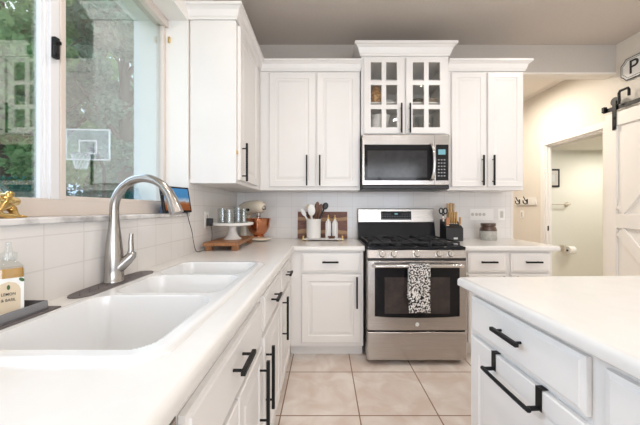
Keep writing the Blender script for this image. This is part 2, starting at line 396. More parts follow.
# --- back run, left of the range
bx = -.2795
cabinet('base_cabinet', 'white base cabinet with one drawer and one door left of the range', 'cabinet', (bx, 2.39, 0), 0, .5975, .6, BZ0, BZ1,
        [('drawer', .0995, .5725, .70, .855, (.33, .787, .13, False)), ('door', .0995, .5725, .135, .685, (.5415, .545, .25, True))], group='base cabinets')
# --- left run: facing +X
LF = -.272
def leftcab(label, y0, y1, fronts, name='base_cabinet'):
    return cabinet(name, label, 'cabinet', (LF, y0, 0), R(90), y1-y0, .60, BZ0, BZ1, fronts, group='base cabinets')
leftcab('white base cabinet in the corner run, farthest from the camera under the long counter', 1.723, 2.384,
        [('drawer', .02, .47, .69, .845, (.25, .780, .12, False)), ('door', .02, .47, .135, .668, (.06, .55, .26, True))])
leftcab('white base cabinet with drawer and door, between the sink cabinet and the corner one', 1.223, 1.720,
        [('drawer', .02, .477, .69, .845, (.225, .780, .12, False)), ('door', .02, .477, .135, .668, (.05, .485, .27, True))])
leftcab('white sink base cabinet under the sink, nearest the camera of the left run', .515, 1.220,
        [('drawer', .03, .685, .665, .828, (.345, .765, .13, False)), ('door', .36, .685, .135, .65, (.64, .48, .27, True)), ('door', .03, .35, .135, .65, None)], name='sink_cabinet')
dw = tag(empty('dishwasher', (LF, -.10, 0), R(90)), 'stainless dishwasher edge beside the sink cabinet at the bottom of the photo', 'dishwasher')
MB().box(.0, .608, .01, .58, .10, .872).build('body', M['bplastic'], dw)
MB().box(.004, .604, -.022, .008, .12, .862).build('door', M['steel'], dw, bevel=.006)
MB().box(.0, .608, .07, .58, 0, .10).build('toe_kick', M['bplastic'], dw)
leftcab('white base cabinet behind the dishwasher, out of frame', -.58, -.105, [('door', .02, .45, .135, .855, None)])
# --- back run, right of the range
cabinet('base_cabinet', 'white base cabinet with two drawers over doors right of the range', 'cabinet', (1.12, 2.39, 0), 0, .72, .6, BZ0, BZ1,
        [('drawer', .04, .345, .70, .855, (.195, .787, .13, False)), ('drawer', .385, .70, .70, .855, (.55, .787, .13, False)),
         ('door', .04, .345, .135, .685, (.31, .55, .25, True)), ('door', .385, .70, .135, .685, (.42, .55, .25, True))], group='base cabinets')
# --- uppers
UZ0, UZ1 = 1.38, 2.50
cabinet('wall_cabinet', 'tall white wall cabinet on the window wall, its pale side panel facing the camera', 'cabinet', (-.581, 1.945, 0), R(90), 1.045, .302, UZ0, UZ1,
        [('door', .035, .55, UZ0+.025, 2.44, (.075, 1.53, .26, True))], toe=False, group='wall cabinets')
uc = kids([o for o in bpy.data.objects if o.name.startswith('wall_cabinet')][0])
MB().box(.010, .030, -.006, .001, 1.575, 1.60).build('hinge', M['brass'], uc[0].parent, bevel=.002)
cabinet('wall_cabinet', 'white two-door wall cabinet on the back wall left of the microwave', 'cabinet', (-.579, 2.672, 0), 0, .905, .32, UZ0, UZ1,
        [('door', .087, .500, UZ0+.03, 2.44, (.425, 1.555, .27, True)), ('door', .515, .893, UZ0+.03, 2.44, (.541, 1.555, .27, True))], toe=False, group='wall cabinets')
cabinet('wall_cabinet', 'white two-door wall cabinet on the back wall right of the microwave', 'cabinet', (1.118, 2.672, 0), 0, .687, .32, UZ0, UZ1,
        [('door', .03, .338, UZ0+.03, 2.44, (.302, 1.555, .27, True)), ('door', .356, .665, UZ0+.03, 2.44, (.396, 1.555, .27, True))], toe=False, group='wall cabinets')
# --- glass-fronted cabinet
gc = tag(empty('glass_door_cabinet', (.333, 2.64, 0)), 'taller white wall cabinet with paned glass doors above the microwave', 'cabinet', 'wall cabinets')
GW, G0, G1 = .780, 1.868, 2.62
b_ = MB().box(0, .03, 0, .352, G0, G1).box(GW-.03, GW, 0, .352, G0, G1).box(.03, GW-.03, .0, .352, G0, G0+.02).box(.03, GW-.03, 0, .352, G1-.10, G1)
b_.box(.03, GW-.03, .34, .352, G0+.02, G1-.10).box(GW/2-.02, GW/2+.02, 0, .018, G0+.02, G1-.1)
b_.build('body', M['paint'], gc)
for z in (2.165, 2.365): MB().box(.03, GW-.03, .03, .34, z, z+.014).build('shelf', M['paint'], gc)
def paned(x0, x1, hx):
    z0, z1 = G0+.012, 2.555
    m_ = MB(); y0, y1 = -.0215, -.0015; bl = .058
    rows = [(1.935, 2.098), (2.137, 2.312), (2.350, 2.514)]
    cx = (x0+x1)/2
    xs = [(x0+bl, cx-.02), (cx+.02, x1-bl)]
    m_.box(x0, x0+bl, y0, y1, z0, z1).box(x1-bl, x1, y0, y1, z0, z1).box(cx-.02, cx+.02, y0, y1, z0, z1)
    prev = z0
    for (a, c) in rows+[(z1, None)]:
        for (u, v_) in xs: m_.box(u, v_, y0, y1, prev, a)
        if c: prev = c
    d_ = m_.build('door', M['paint'], gc)
    MB().box(x0+bl-.005, x1-bl+.005, -.012, -.009, 1.93, 2.52).build('pane', M['cglass'], d_)
    pull(d_, hx, 2.01, .26, True)
paned(.024, .374, .348); paned(.397, .755, .424)
cb = gc
# things inside
def obj_lathe(name, prof, m, loc, label, cat, group=None, n=28):
    return tag(MB().lathe(prof, n=n).build(name, m, smooth=True, loc=loc), label, cat, group)
bowl = [(.0, .0), (.035, 0), (.06, .015), (.078, .05), (.082, .062), (.076, .06), (.055, .02), (0, .012)]
bowl_b = [(a*1.15, b*1.25) for a, b in bowl]
for i in range(4):
    obj_lathe('bowl', bowl_b, M['ceram'], (.50+.008*i, 2.76, G0+.0205+.0355*i), ['white bowl at the bottom of the stack behind the left glass door', 'white bowl second from the bottom of the stack behind the left glass door', 'white bowl third from the bottom of the stack behind the left glass door', 'white bowl on top of the stack behind the left glass door'][i], 'bowl', 'stacked white bowls')
obj_lathe('bowl', bowl, M['ceram'], (.625, 2.86, 2.1795), 'single white bowl on the middle shelf behind the left glass door', 'bowl')
M['wicker'] = noise_mat('orange_patterned_vase', (.72, .42, .18), (.40, .2, .07), 45, .5, p=(.45, .6))
obj_lathe('vase', [(0, 0), (.035, 0), (.052, .04), (.055, .09), (.045, .13), (.03, .145), (.036, .165), (.03, .165), (0, .14)], M['wicker'], (.485, 2.76, 2.1795), 'orange patterned vase on the middle shelf behind the left glass door', 'vase')
M['tanb'] = mat('tan_bowl', (.55, .42, .3), .4); M['dkgr'] = mat('olive_bowl', (.12, .11, .08), .4)
obj_lathe('bowl', [(a*.7, b) for a, b in bowl], M['tanb'], (1.012, 2.80, 2.1795), 'tan bowl on the middle shelf at the far right', 'bowl')
obj_lathe('bowl', [(a*.7, b) for a, b in bowl], M['dkgr'], (.885, 2.80, 2.1795), 'dark olive bowl on the middle shelf behind the right glass door', 'bowl')
gl = [(0, 0), (.030, 0), (.037, .165), (.035, .165), (.029, .006), (0, .006)]
for i, x in enumerate((.82, .895, .97)):
    obj_lathe('drinking_glass', gl, M['jglass'], (x, 2.72, G0+.0205), 'clear drinking glass on the bottom shelf, %s in the right glass cupboard' % ['leftmost', 'middle', 'rightmost'][i], 'glass', 'drinking glasses in the cupboard')

# --- crown mouldings: swept profile with mitred corners
def sweep(path, prof, closed=False):
    # path: xy points, the outside of the moulding is on the right hand side of travel
    P = [Vector((x, y)) for x, y in path]; vs = []; fs = []
    for i, p in enumerate(P):
        ds = []
        if i > 0: ds.append((P[i]-P[i-1]).normalized())
        if i < len(P)-1: ds.append((P[i+1]-P[i]).normalized())
        ns = [Vector((d.y, -d.x)) for d in ds]
        nrm = ns[0] if len(ns) == 1 else (ns[0]+ns[1])/(1+ns[0].dot(ns[1]))
        for (o_, z) in prof: vs.append((p.x+nrm.x*o_, p.y+nrm.y*o_, z))
    k = len(prof)
    for i in range(len(P)-1):
        for j in range(k):
            q = (j+1) % k; fs.append((i*k+j, i*k+q, (i+1)*k+q, (i+1)*k+j))
    fs.append(tuple(range(k))); fs.append(tuple((len(P)-1)*k+j for j in range(k))[::-1])
    return MB().add(vs, fs)
def crown(z0, z1, out):
    h = z1-z0
    return [(0.0005, z0), (.008, z0), (.010, z0+.12*h), (.016, z0+.2*h), (.02, z0+.35*h), (out*.5, z0+.6*h), (out*.85, z0+.78*h), (out, z0+.8*h), (out, z1), (.0005, z1)]
pr = crown(2.455, 2.548, .048)
struct(sweep([(XL, 1.943), (-.583, 1.943), (-.583+.002, 1.943)][:2]+[(-.579, 1.943), (-.579, 2.668), (.331, 2.668)], pr).build('trim_5', M['paint']))
struct(sweep([(1.116, 2.668), (1.807, 2.668), (1.807, 2.99)], crown(2.455, 2.548, .052)).build('trim_6', M['paint']))
struct(sweep([(.331, 2.99), (.331, 2.638), (1.115, 2.638), (1.115, 2.99)], crown(2.575, 2.685, .06)).build('trim_7', M['paint']))

# ------------------------------------------------------------ counters
def edge_profile(z1=.914, z0=.874, e=.02):
    P = [(0, z0), (e-.007, z0)]+[(e-.007+.007*math.sin(a), z0+.007-.007*math.cos(a)) for a in (R(30), R(60), R(90))]
    P += [(e-.018+.018*math.cos(a), z1-.018+.018*math.sin(a)) for a in [R(k*15) for k in range(7)]]+[(0, z1)]
    return P
SX0, SX1, SY0, SY1 = -.745, -.345, .60, 1.585
c = MB()
e = .02; cx1 = -.238-e; z0, z1 = .874, .914
c.box(XL+.001, cx1, -.58, SY0, z0, z1).box(XL+.001, SX0, SY0, SY1, z0, z1).box(SX1, cx1, SY0, SY1, z0, z1).box(XL+.001, cx1, SY1, 2.999, z0, z1)
c.box(cx1, .325, 2.35+e, 2.999, z0, z1)
q = sweep([(cx1, -.58), (cx1, 2.35+e), (.325, 2.35+e)], edge_profile()); c.add(q.v, q.f)
tag(c.build('countertop', M['quartz'], smooth=True), 'long white L-shaped countertop holding the sink and running to the range', 'countertop')
c = MB(); c.box(1.106, 1.885-e, 2.35+e, 2.999, z0, z1); q = sweep([(1.106, 2.35+e), (1.885-e, 2.35+e), (1.885-e, 2.999)], edge_profile()); c.add(q.v, q.f)
tag(c.build('countertop', M['quartz'], smooth=True), 'short white countertop between the range and the hallway opening', 'countertop')

# ------------------------------------------------------------ sink (cast in one piece, three bowls)
def sdrr(x, y, x0, x1, y0, y1, r):
    cx_, cy_ = (x0+x1)/2, (y0+y1)/2; qx = abs(x-cx_)-(x1-x0)/2+r; qy = abs(y-cy_)-(y1-y0)/2+r
    return math.hypot(max(qx, 0), max(qy, 0))+min(max(qx, qy), 0)-r
def sm(t): t = max(0, min(1, t)); return t*t*(3-2*t)
bowls = [(-.735, -.362, .60, .965, .19), (-.722, -.362, 1.005, 1.262, .13), (-.735, -.362, 1.300, 1.575, .17)]
OX0, OX1, OY0, OY1 = -.772, -.318, .558, 1.625
def sinkz(x, y):
    d = -sdrr(x, y, OX0, OX1, OY0, OY1, .07)
    q_ = max(0, min(1, (d+.004)/.020)); z = TOPZ-.003+.0145*math.sqrt(q_*(2-q_))
    for (a, b2, c2, d2, dep) in bowls:
        q = -sdrr(x, y, a, b2, c2, d2, .05)
        if q > -.004:
            t = (q+.004)/.045
            z -= dep*(1-(1-min(1, t))**2.2) if t > 0 else 0
    return z
nx, ny = 110, 240; vs = []; fs = []
for j in range(ny+1):
    for i in range(nx+1):
        x = OX0-.012+(OX1-OX0+.024)*i/nx; y = OY0-.012+(OY1-OY0+.024)*j/ny
        vs.append((x, y, sinkz(x, y)))
for j in range(ny):
    for i in range(nx):
        k = j*(nx+1)+i
        cxm = OX0-.012+(OX1-OX0+.024)*(i+.5)/nx; cym = OY0-.012+(OY1-OY0+.024)*(j+.5)/ny
        if sdrr(cxm, cym, OX0, OX1, OY0, OY1, .07) < .008: fs.append((k, k+1, k+nx+2, k+nx+1))
sk_ = MB().add(vs, fs).build('kitchen_sink', M['sink'], smooth=True)
for p in sk_.data.polygons: p.use_smooth = True
tag(sk_, 'white cast three-bowl sink set into the long countertop below the window', 'sink')
for (bx_, by_, bz_) in ((-.55, .78, .915-.178), (-.55, 1.437, .915-.158)):
    MB().lathe([(0, 0), (.042, 0), (.044, .003), (.03, .004), (0, .002)]).build('drain', M['steelr'], sk_, smooth=True, loc=(bx_, by_, bz_))

# ------------------------------------------------------------ faucet
FX, FY = -.843, 1.185
FB = TOPZ+.0045
fa = tag(empty('kitchen_faucet', (FX, FY, FB)), 'tall brushed nickel gooseneck faucet with pull-down head over the sink', 'faucet')
MB().lathe([(.037, 0), (.037, .006), (.0345, .010), (.0335, .05), (.0325, .10), (.027, .16), (.020, .22), (.0175, .25), (.0166, .288)], n=36).build('body', M['nickel'], fa, smooth=True)
pts = [(0, 0, .27)]; RA = .124
for i in range(0, 25):
    a = math.pi*(1-i/24*.93); pts.append((RA+RA*math.cos(a), -.02*(1-math.cos(math.pi-a))/2, .290+RA*math.sin(a)))
ang_end = pts[-1]
MB().tube(pts, .0165, 20).build('spout', M['nickel'], fa, smooth=True)
d_ = (Vector(pts[-1])-Vector(pts[-2])).normalized(); d_ = (d_+Vector((.10, 0, 0))).normalized(); p0 = Vector(pts[-1])
p_a = Vector(pts[-6])
MB().tube([pts[-6], pts[-4], pts[-2], p0+d_*.012, p0+d_*.046, p0+d_*.048], [.0168, .0185, .0205, .0230, .0265, .023], 24).build('spray_head', M['nickel'], fa, smooth=True)
MB().tube([(.018, .0, .055), (.045, 0.012, .085), (.062, .016, .105), (.068, .017, .117)], [.022, .020, .0175, .010], 20).build('handle_hub', M['nickel'], fa, smooth=True)
MB().tube([(.050, .012, .085), (.058, .015, .125), (.057, .016, .165), (.059, .016, .192)], [.012, .0105, .0085, .0075], 14).build('lever', M['nickel'], fa, smooth=True)
# leaf-like splash mat under it
mt = []
for k in range(40):
    a = 2*math.pi*k/40; sx_ = math.copysign(abs(math.cos(a))**.55, math.cos(a)); sy_ = math.copysign(abs(math.sin(a))**.8, math.sin(a))
    mt.append((FX+.0135+.0515*sy_, FY+.0+.215*sx_))
mtb = MB().prism(mt, TOPZ+.0004, TOPZ+.0042)
mat_ = tag(mtb.build('splash_mat', M['slate'], bevel=.001), 'dark grey oval splash mat under the faucet', 'mat')
rb = MB()
for k in range(9):
    y = FY-.17+k*.042
    if abs(y-FY) > .04: rb.box(-.0015, .0015, -.028, .028, 0, .0012, Matrix.Translation((FX+.003, y, TOPZ+.0041)) @ Matrix.Rotation(R(38), 4, 'Z'))
rb.build('texture_ridges', M['bplastic'], mat_)['kind'] = 'stuff'

# ------------------------------------------------------------ soap tray and bottle
ms_ = tag(MB().box(-.881, -.787, .40, .885, TOPZ+.0004, TOPZ+.006).build('drip_mat', M['slate'], bevel=.002), 'thin dark mat under the grey soap tray', 'mat')
ty_ = tag(empty('soap_tray', (-.838, .635, TOPZ+.0065)), 'grey metal tray holding the soap bottle beside the sink', 'tray')
tb = MB().box(-.038, .038, -.22, .22, 0, .004).box(-.038, -.035, -.22, .22, .004, .026).box(.035, .038, -.22, .22, .004, .026).box(-.035, .035, .217, .22, .004, .026).box(-.035, .035, -.22, -.217, .004, .026)
tb.build('body', M['traymetal'], ty_, bevel=.001)
bt = tag(empty('soap_bottle', (-.845, .790, TOPZ+.0110), R(47)), 'clear dish soap bottle with amber soap and a lemon and basil label', 'bottle')
bt.scale = (.74, .74, .95)
def sq(prof, ex=.5):
    m_ = MB(); n_ = 40; vs = []; fs = []
    for (r_, z) in prof:
        for i in range(n_):
            a = 2*math.pi*i/n_; cx_ = math.copysign(abs(math.cos(a))**ex, math.cos(a)); sy_ = math.copysign(abs(math.sin(a))**ex, math.sin(a))
            vs.append((r_*cx_, r_*.72*sy_, z))
    for j in range(len(prof)-1):
        for i in range(n_): fs.append((j*n_+i, j*n_+(i+1) % n_, (j+1)*n_+(i+1) % n_, (j+1)*n_+i))
    fs.append(tuple(range(n_))[::-1]); fs.append(tuple((len(prof)-1)*n_+i for i in range(n_)))
    return m_.add(vs, fs)
sq([(.038, 0), (.041, .004), (.041, .125), (.038, .137), (.026, .150), (.015, .157), (.0145, .163)]).build('glass', M['jglass'], bt, smooth=True)
sq([(.036, .002), (.039, .006), (.039, .126), (.037, .134)]).build('soap', M['liquid'], bt, smooth=True)
MB().lathe([(.023, .156), (.023, .176), (.012, .180), (.008, .196), (.008, .206), (0, .208)]).build('pump', M['jglass'], bt, smooth=True)
lab = MB()
lp = [(-.030, .012), (.030, .012), (.030, .075), (.026, .085), (.018, .094), (0, .099), (-.018, .094), (-.026, .085), (-.030, .075)]
MT = Matrix.Translation((0, -.0302, 0)) @ Matrix.Rotation(R(90), 4, 'X')
lb = lab.prism(lp, 0, .0006, MT).build('label', M['paper'], bt)
MB().prism([(-.039, .01), (.039, .01), (.039, .108), (-.039, .108)], -.0004, .0003, MT).build('label_border', M['white'], bt)
for (x, z, s) in ((-.032, .098, .009), (.033, .101, .008)):
    MB().ell((x, -.0308, z), (s, .0008, s*.6), mtx=Matrix.Rotation(R(30), 4, 'Y')).build('leaf_print', M['leafd'], lb)
text('LEMON', .0108, M['ink'], lb, (0, -.0312, .064), (R(90), 0, 0))
text('& BASIL', .0108, M['ink'], lb, (0, -.0312, .048), (R(90), 0, 0))
text('dish soap', .008, M['ink'], lb, (0, -.0312, .030), (R(90), 0, 0)) if False else None
MB().ell((0, -.0311, .083), (.004, .0005, .007)).build('leaf_print', M['leafd'], lb)

# ------------------------------------------------------------ frog on the sill
fg = tag(empty('frog_figurine', (-.955, .850, 1.1835)), 'gold frog figurine on the marble window sill', 'figurine')
fm = MB()
fm.ell((0, -.018, .036), (.036, .048, .030), mtx=Matrix.Rotation(R(28), 4, 'X'))
fm.ell((0, .024, .048), (.030, .034, .026), mtx=Matrix.Rotation(R(10), 4, 'X'))
fm.ell((0, .046, .050), (.024, .026, .017), mtx=Matrix.Rotation(R(-4), 4, 'X'))
for s_ in (-1, 1):
    fm.ell((s_*.018, .030, .071), (.0095, .011, .0095))
    fm.tube([(s_*.020, .014, .042), (s_*.036, .020, .026), (s_*.030, .034, .010), (s_*.033, .040, .005)], [.015, .012, .009, .006])
    for t3 in (-.010, 0, .010): fm.tube([(s_*.033, .038, .005), (s_*.033+t3, .056, .003)], [.0045, .0035])
    fm.tube([(s_*.02, -.035, .03), (s_*.046, -.008, .036), (s_*.050, -.045, .012), (s_*.046, .0, .006), (s_*.05, .018, .004)], [.018, .017, .012, .009, .005])
fo = fm.build('body', M['gold'], fg, smooth=True)
rm = fo.modifiers.new('r', 'REMESH'); rm.mode = 'VOXEL'; rm.voxel_size = .0026; rm.use_smooth_shade = True

# ------------------------------------------------------------ smart display on the sill
ec = tag(empty('smart_display', (-.908, 1.815, 1.1835), R(70)), 'small black smart display showing a beach picture at the end of the sill', 'display')
ec.scale = (1.12, 1.1, 1.18)
vs = []; prof = [(-.092, 0), (.092, 0)]
MB().box(-.095, .095, -.008, .008, 0, .138, Matrix.Translation((0, -.012, .004)) @ Matrix.Rotation(R(-12), 4, 'X')).build('bezel', M['bglass'], ec, bevel=.005, seg=3)
sh = MB(); K = 14; vs = []; fs = []
for j in range(K+1):
    tt = j/K
    for i in range(17):
        a = math.pi*i/16; rr = .085*(1-.25*tt) if True else 0
        vs.append((rr*math.cos(a)*1.02, -.008+.022*tt*1.0+(.100*(1-.8*tt))*math.sin(a), .002+.118*tt))
for j in range(K):
    for i in range(16): fs.append((j*17+i, j*17+i+1, (j+1)*17+i+1, (j+1)*17+i))
    fs.append((j*17+16, j*17, (j+1)*17, (j+1)*17+16))
fs.append(tuple(range(17))[::-1]); fs.append(tuple(K*17+i for i in range(17)))
sh.add(vs, fs).build('speaker_body', M['fabric'], ec, smooth=True)
scm = bpy.data.materials.new('screen_picture'); scm.use_nodes = True; n = scm.node_tree.nodes; l = scm.node_tree.links; n.clear()
so_ = n.new('ShaderNodeOutputMaterial'); em = n.new('ShaderNodeEmission'); tcn = n.new('ShaderNodeTexCoord'); sp = n.new('ShaderNodeSeparateXYZ'); r = n.new('ShaderNodeValToRGB')
nz = n.new('ShaderNodeTexNoise'); nz.inputs['Scale'].default_value = 30; ad = n.new('ShaderNodeMath'); ad.operation = 'MULTIPLY_ADD'; ad.inputs[1].default_value = .25
l.new(tcn.outputs['Object'], nz.inputs['Vector']); l.new(tcn.outputs['Object'], sp.inputs[0]); mm = n.new('ShaderNodeMath'); mm.operation = 'MULTIPLY'; mm.inputs[1].default_value = 7.5
l.new(sp.outputs['Z'], mm.inputs[0]); l.new(nz.outputs['Fac'], ad.inputs[0]); l.new(mm.outputs[0], ad.inputs[2]); l.new(ad.outputs[0], r.inputs['Fac'])
e = r.color_ramp.elements; e[0].position = 0; e[0].color = (.25, .07, .03, 1); e[1].position = 1; e[1].color = (.10, .35, .7, 1)
for p, c4 in ((.45, (.42, .14, .05, 1)), (.56, (.5, .3, .2, 1)), (.62, (.55, .68, .8, 1)), (.8, (.1, .32, .62, 1))):
    q = e.new(p); q.color = c4
l.new(r.outputs['Color'], em.inputs['Color']); em.inputs['Strength'].default_value = .7; l.new(em.outputs[0], so_.inputs[0])
MB().box(-.084, .084, -.0088, -.0082, .010, .127, Matrix.Translation((0, -.0122, .004)) @ Matrix.Rotation(R(-12), 4, 'X')).build('screen', scm, ec)

# ------------------------------------------------------------ outlets, adapter, cords
def plate(label, loc, rz, w_, h_, name='wall_outlet', kind='outlet', xs=(0,), cat='outlet'):
    o = tag(empty(name, loc, rz), label, cat)
    MB().box(-w_/2, w_/2, -.005, 0, -h_/2, h_/2).build('cover_plate', M['plastic'], o, bevel=.002)
    for i, x in enumerate(xs):
        if kind == 'outlet':
            for s in (-1, 1): MB().lathe([(.016, 0), (.0155, .0025), (0, .0025)], mtx=Matrix.Rotation(R(90), 4, 'X'), c=(x if w_ < h_ else x+s*.02, -.005, (s*.02) if w_ < h_ else 0)).build('socket', M['bone'], o, smooth=True)
        else: MB().box(x-.016, x+.016, -.009, -.005, -.033, .033).build('rocker', M['bone'], o, bevel=.002)
    return o
plate('white outlet with a black adapter plugged in, on the tiled window wall', (XL+.0062, 2.215, 1.13), R(90), .075, .118)
ap = tag(MB().box(XL+.0145, XL+.05, 2.19, 2.24, 1.083, 1.14).build('power_adapter', M['bplastic'], bevel=.004), 'black power adapter plugged into the outlet beside the cake stand', 'adapter')
cord = [(XL+.04, 2.215, 1.09), (XL+.05, 2.21, 1.04), (XL+.05, 2.20, .97), (XL+.045, 2.14, .93), (XL+.04, 2.08, .9195), (XL+.035, 2.0, .9195), (XL+.03, 1.97, .94), (XL+.03, 1.94, 1.0), (XL+.03, 1.92, 1.06), (XL+.03, 1.885, 1.12), (XL+.028, 1.865, 1.165), (XL+.022, 1.865, 1.188), (XL+.008, 1.87, 1.19)]
def smooth_path(P, k=6):
    P = [Vector(p) for p in P]; out = []
    for i in range(len(P)-1):
        a, b2, c2, d2 = P[max(i-1, 0)], P[i], P[i+1], P[min(i+2, len(P)-1)]
        for j in range(k):
            t_ = j/k; out.append(.5*((2*b2)+(-a+c2)*t_+(2*a-5*b2+4*c2-d2)*t_*t_+(-a+3*b2-3*c2+d2)*t_**3))
    out.append(P[-1]); return out
MB().tube(smooth_path(cord), .0022, 8).build('cord', M['bplastic'], ap, smooth=True)['label'] = 'thin black cord hanging from the adapter to the smart display'
plate('wide white outlet plate on the tiled wall above the stoneware jar', (1.60, YB-.0062, 1.155), 0, .235, .115, xs=(-.075, .0))
plate('white light switch beside the wide outlet plate near the hallway', (1.80, YB-.0062, 1.155), 0, .07, .115, name='light_switch', kind='switch', cat='switch')

# ------------------------------------------------------------ wood riser, cake stand, jars, mixer
RZ = TOPZ+.0005
rs = tag(empty('wooden_riser', (-.735, 2.34, RZ), R(2)), 'low brown wooden riser tray on the counter corner', 'riser')
MB().box(-.122, .122, -.28, .28, .036, .058).build('top_board', M['riser'], rs, bevel=.003)
for x in (-.092, .092):
    for y in (-.23, .23): MB().box(x-.022, x+.022, y-.022, y+.022, 0, .036).build('leg', M['riser'], rs, bevel=.003)
cz = RZ+.0585
ck = tag(empty('cake_stand', (-.725, 2.34, cz)), 'white pedestal cake stand on the wooden riser', 'cake stand')
MB().lathe([(0, .0), (.068, 0), (.068, .006), (.055, .014), (.038, .04), (.027, .075), (.030, .10), (.045, .108)]).build('pedestal', M['ceram'], ck, smooth=True)
MB().lathe([(0, .108), (.14, .108), (.160, .112), (.163, .125), (.160, .131), (.155, .124), (0, .122)], n=48).build('plate', M['ceram'], ck, smooth=True)
pz = cz+.1225
for i, (x, y, r_, h_, lb_) in enumerate([(-.80, 2.33, .040, .115, 'leftmost'), (-.725, 2.26, .043, .105, 'front middle'), (-.69, 2.38, .037, .125, 'rear middle'), (-.635, 2.34, .03, .110, 'rightmost')]):
    j = tag(empty('glass_jar', (x, y, pz)), 'clear glass jar on the white cake stand, %s of the four' % lb_, 'jar', 'glass jars on the cake stand')
    MB().lathe([(0, 0), (r_, 0), (r_, h_), (r_-.003, h_), (r_-.003, .004), (0, .004)]).build('body', M['jglass'], j, smooth=True)
    MB().lathe([(r_*.96, h_), (r_*1.03, h_), (r_*1.03, h_+.006), (r_*.96, h_+.006)]).build('rim', M['jglass'], j, smooth=True)
# stand mixer, head pointing toward +x
mxr = tag(empty('stand_mixer', (-.706, 2.835, RZ), R(-38)), 'cream stand mixer with a copper bowl in the counter corner', 'mixer')
mxr.scale = (1.06, 1.06, 1.1)
bs = MB()
bs.ell((.10, 0, .016), (.135, .095, .018)); bs.ell((-.03, 0, .016), (.10, .09, .018))
bs.build('base', M['cream'], mxr, smooth=True)
MB().tube([(-.075, 0, .02), (-.08, 0, .10), (-.07, 0, .18), (-.055, 0, .23)], [.052, .042, .042, .046], 24).build('pedestal', M['cream'], mxr, smooth=True)
hd = MB().tube([(-.135, 0, .262), (-.12, 0, .268), (-.07, 0, .275), (0, 0, .282), (.09, 0, .286), (.15, 0, .284), (.172, 0, .280), (.178, 0, .279)], [.02, .045, .057, .060, .058, .050, .036, .018], 28).build('head', M['cream'], mxr, smooth=True)
MB().tube([(.178, 0, .279), (.190, 0, .279), (.192, 0, .279)], [.02, .02, .012], 20).build('attachment_hub', M['steelr'], hd, smooth=True)
MB().tube([(.05, -.058, .262), (.05, -.078, .262), (.05, -.085, .262)], [.010, .012, .009]).build('knob', M['bplastic'], hd, smooth=True)
MB().cyl((.11, 0, .235), (.11, 0, .20), .022, .018).cyl((.11, 0, .20), (.11, 0, .12), .006).build('beater_shaft', M['steelr'], hd, smooth=True)
bo = MB().lathe([(0, .034), (.05, .034), (.052, .044), (.045, .048), (.075, .075), (.098, .12), (.105, .175), (.108, .19), (.104, .19), (.10, .175), (.092, .12), (.06, .07), (0, .058)], c=(.11, 0, 0), n=40).build('bowl', M['copper'], mxr, smooth=True)
MB().tube([(.175, -.065, .175), (.215, -.10, .17), (.225, -.11, .12), (.19, -.075, .085)], .007, 10).build('bowl_handle', M['copper'], bo, smooth=True)

# ------------------------------------------------------------ board, tray, crock, utensils, bottles
cbn = tag(MB().box(-.265, .235, 0, .016, 0, .268, Matrix.Rotation(R(-6), 4, 'X')).build('cutting_board', M['board'], bevel=.003, loc=(0, 2.958, TOPZ+.002)), 'dark acacia cutting board with light streaks leaning on the back tiles', 'cutting board')
tr = tag(empty('serving_tray', (-.01, 2.80, RZ)), 'small white serving tray with metal ends holding the crock and white bottles', 'tray')
MB().box(-.175, .175, -.07, .07, .012, .020).build('base', M['ceram'], tr, bevel=.002)
for s in (-1, 1):
    MB().tube([(s*.185, -.072, .014), (s*.185, .072, .014)], .006).tube([(s*.185, -.05, .014), (s*.185, -.05, .040), (s*.185, .05, .040), (s*.185, .05, .014)], .005).build('handle', M['brass'], tr, smooth=True)
    for y in (-.05, .05): MB().cyl((s*.15, y, 0), (s*.15, y, .012), .007).build('foot', M['brass'], tr, smooth=True)
TZ = RZ+.0205
crk = tag(MB().lathe([(0, 0), (.062, 0), (.067, .004), (.070, .17), (.073, .175), (.072, .181), (.066, .181), (.063, .01), (0, .008)], n=40).build('utensil_crock', M['ceram'], smooth=True, loc=(-.098, 2.80, TZ)), 'white ceramic crock full of kitchen utensils', 'crock')
def utensil(name, label, m, base, tip, rot, hr=.20, head=(.026, .006, .04), mh=None, slots=False):
    d0 = Vector(tip)-Vector(base); L = d0.length
    zc_ = d0.normalized(); xc_ = (Vector((1, 0, 0))-zc_*zc_.x).normalized(); yc_ = zc_.cross(xc_)
    q = Matrix((xc_, yc_, zc_)).transposed().to_4x4() @ Matrix.Rotation(rot, 4, 'Z')
    o = tag(empty(name, base), label, 'utensil', 'kitchen utensils in the crock')
    mb = MB().tube([q @ Vector((0, 0, 0)), q @ Vector((0, 0, L-.06))], [.009, .0075], 10); mb.build('handle', m, o, smooth=True)
    MB().ell(q @ Vector((0, 0, L-head[2])), head, mtx=q).build('head', mh or m, o, smooth=True)
cx_, cy_ = -.098, 2.80
b0 = lambda dx, dy: (cx_+dx, cy_+dy, TZ+.012)
utensil('spatula', 'cream silicone spatula leaning left in the crock', M['ceramm'], b0(.03, 0), (cx_-.115, cy_-.01, TZ+.275), 0, head=(.020, .005, .04))
utensil('wooden_spoon', 'thin pale wooden spoon behind the white spoon in the crock', M['paper'], b0(.02, .02), (cx_-.06, cy_+.03, TZ+.32), 0, head=(.020, .006, .035))
utensil('ladle', 'black ladle handle at the left back of the crock', M['bplastic'], b0(.02, .03), (cx_-.05, cy_+.04, TZ+.27), 0, head=(.020, .006, .035))
utensil('serving_spoon', 'large white serving spoon in the front of the crock', M['ceram'], b0(-.01, -.02), (cx_-.022, cy_-.045, TZ+.320), 0, head=(.036, .008, .055))
utensil('wooden_spatula', 'dark brown wooden spatula standing upright in the crock', M['darkwood'], b0(0, 0), (cx_+.038, cy_-.01, TZ+.345), 0, head=(.024, .006, .06))
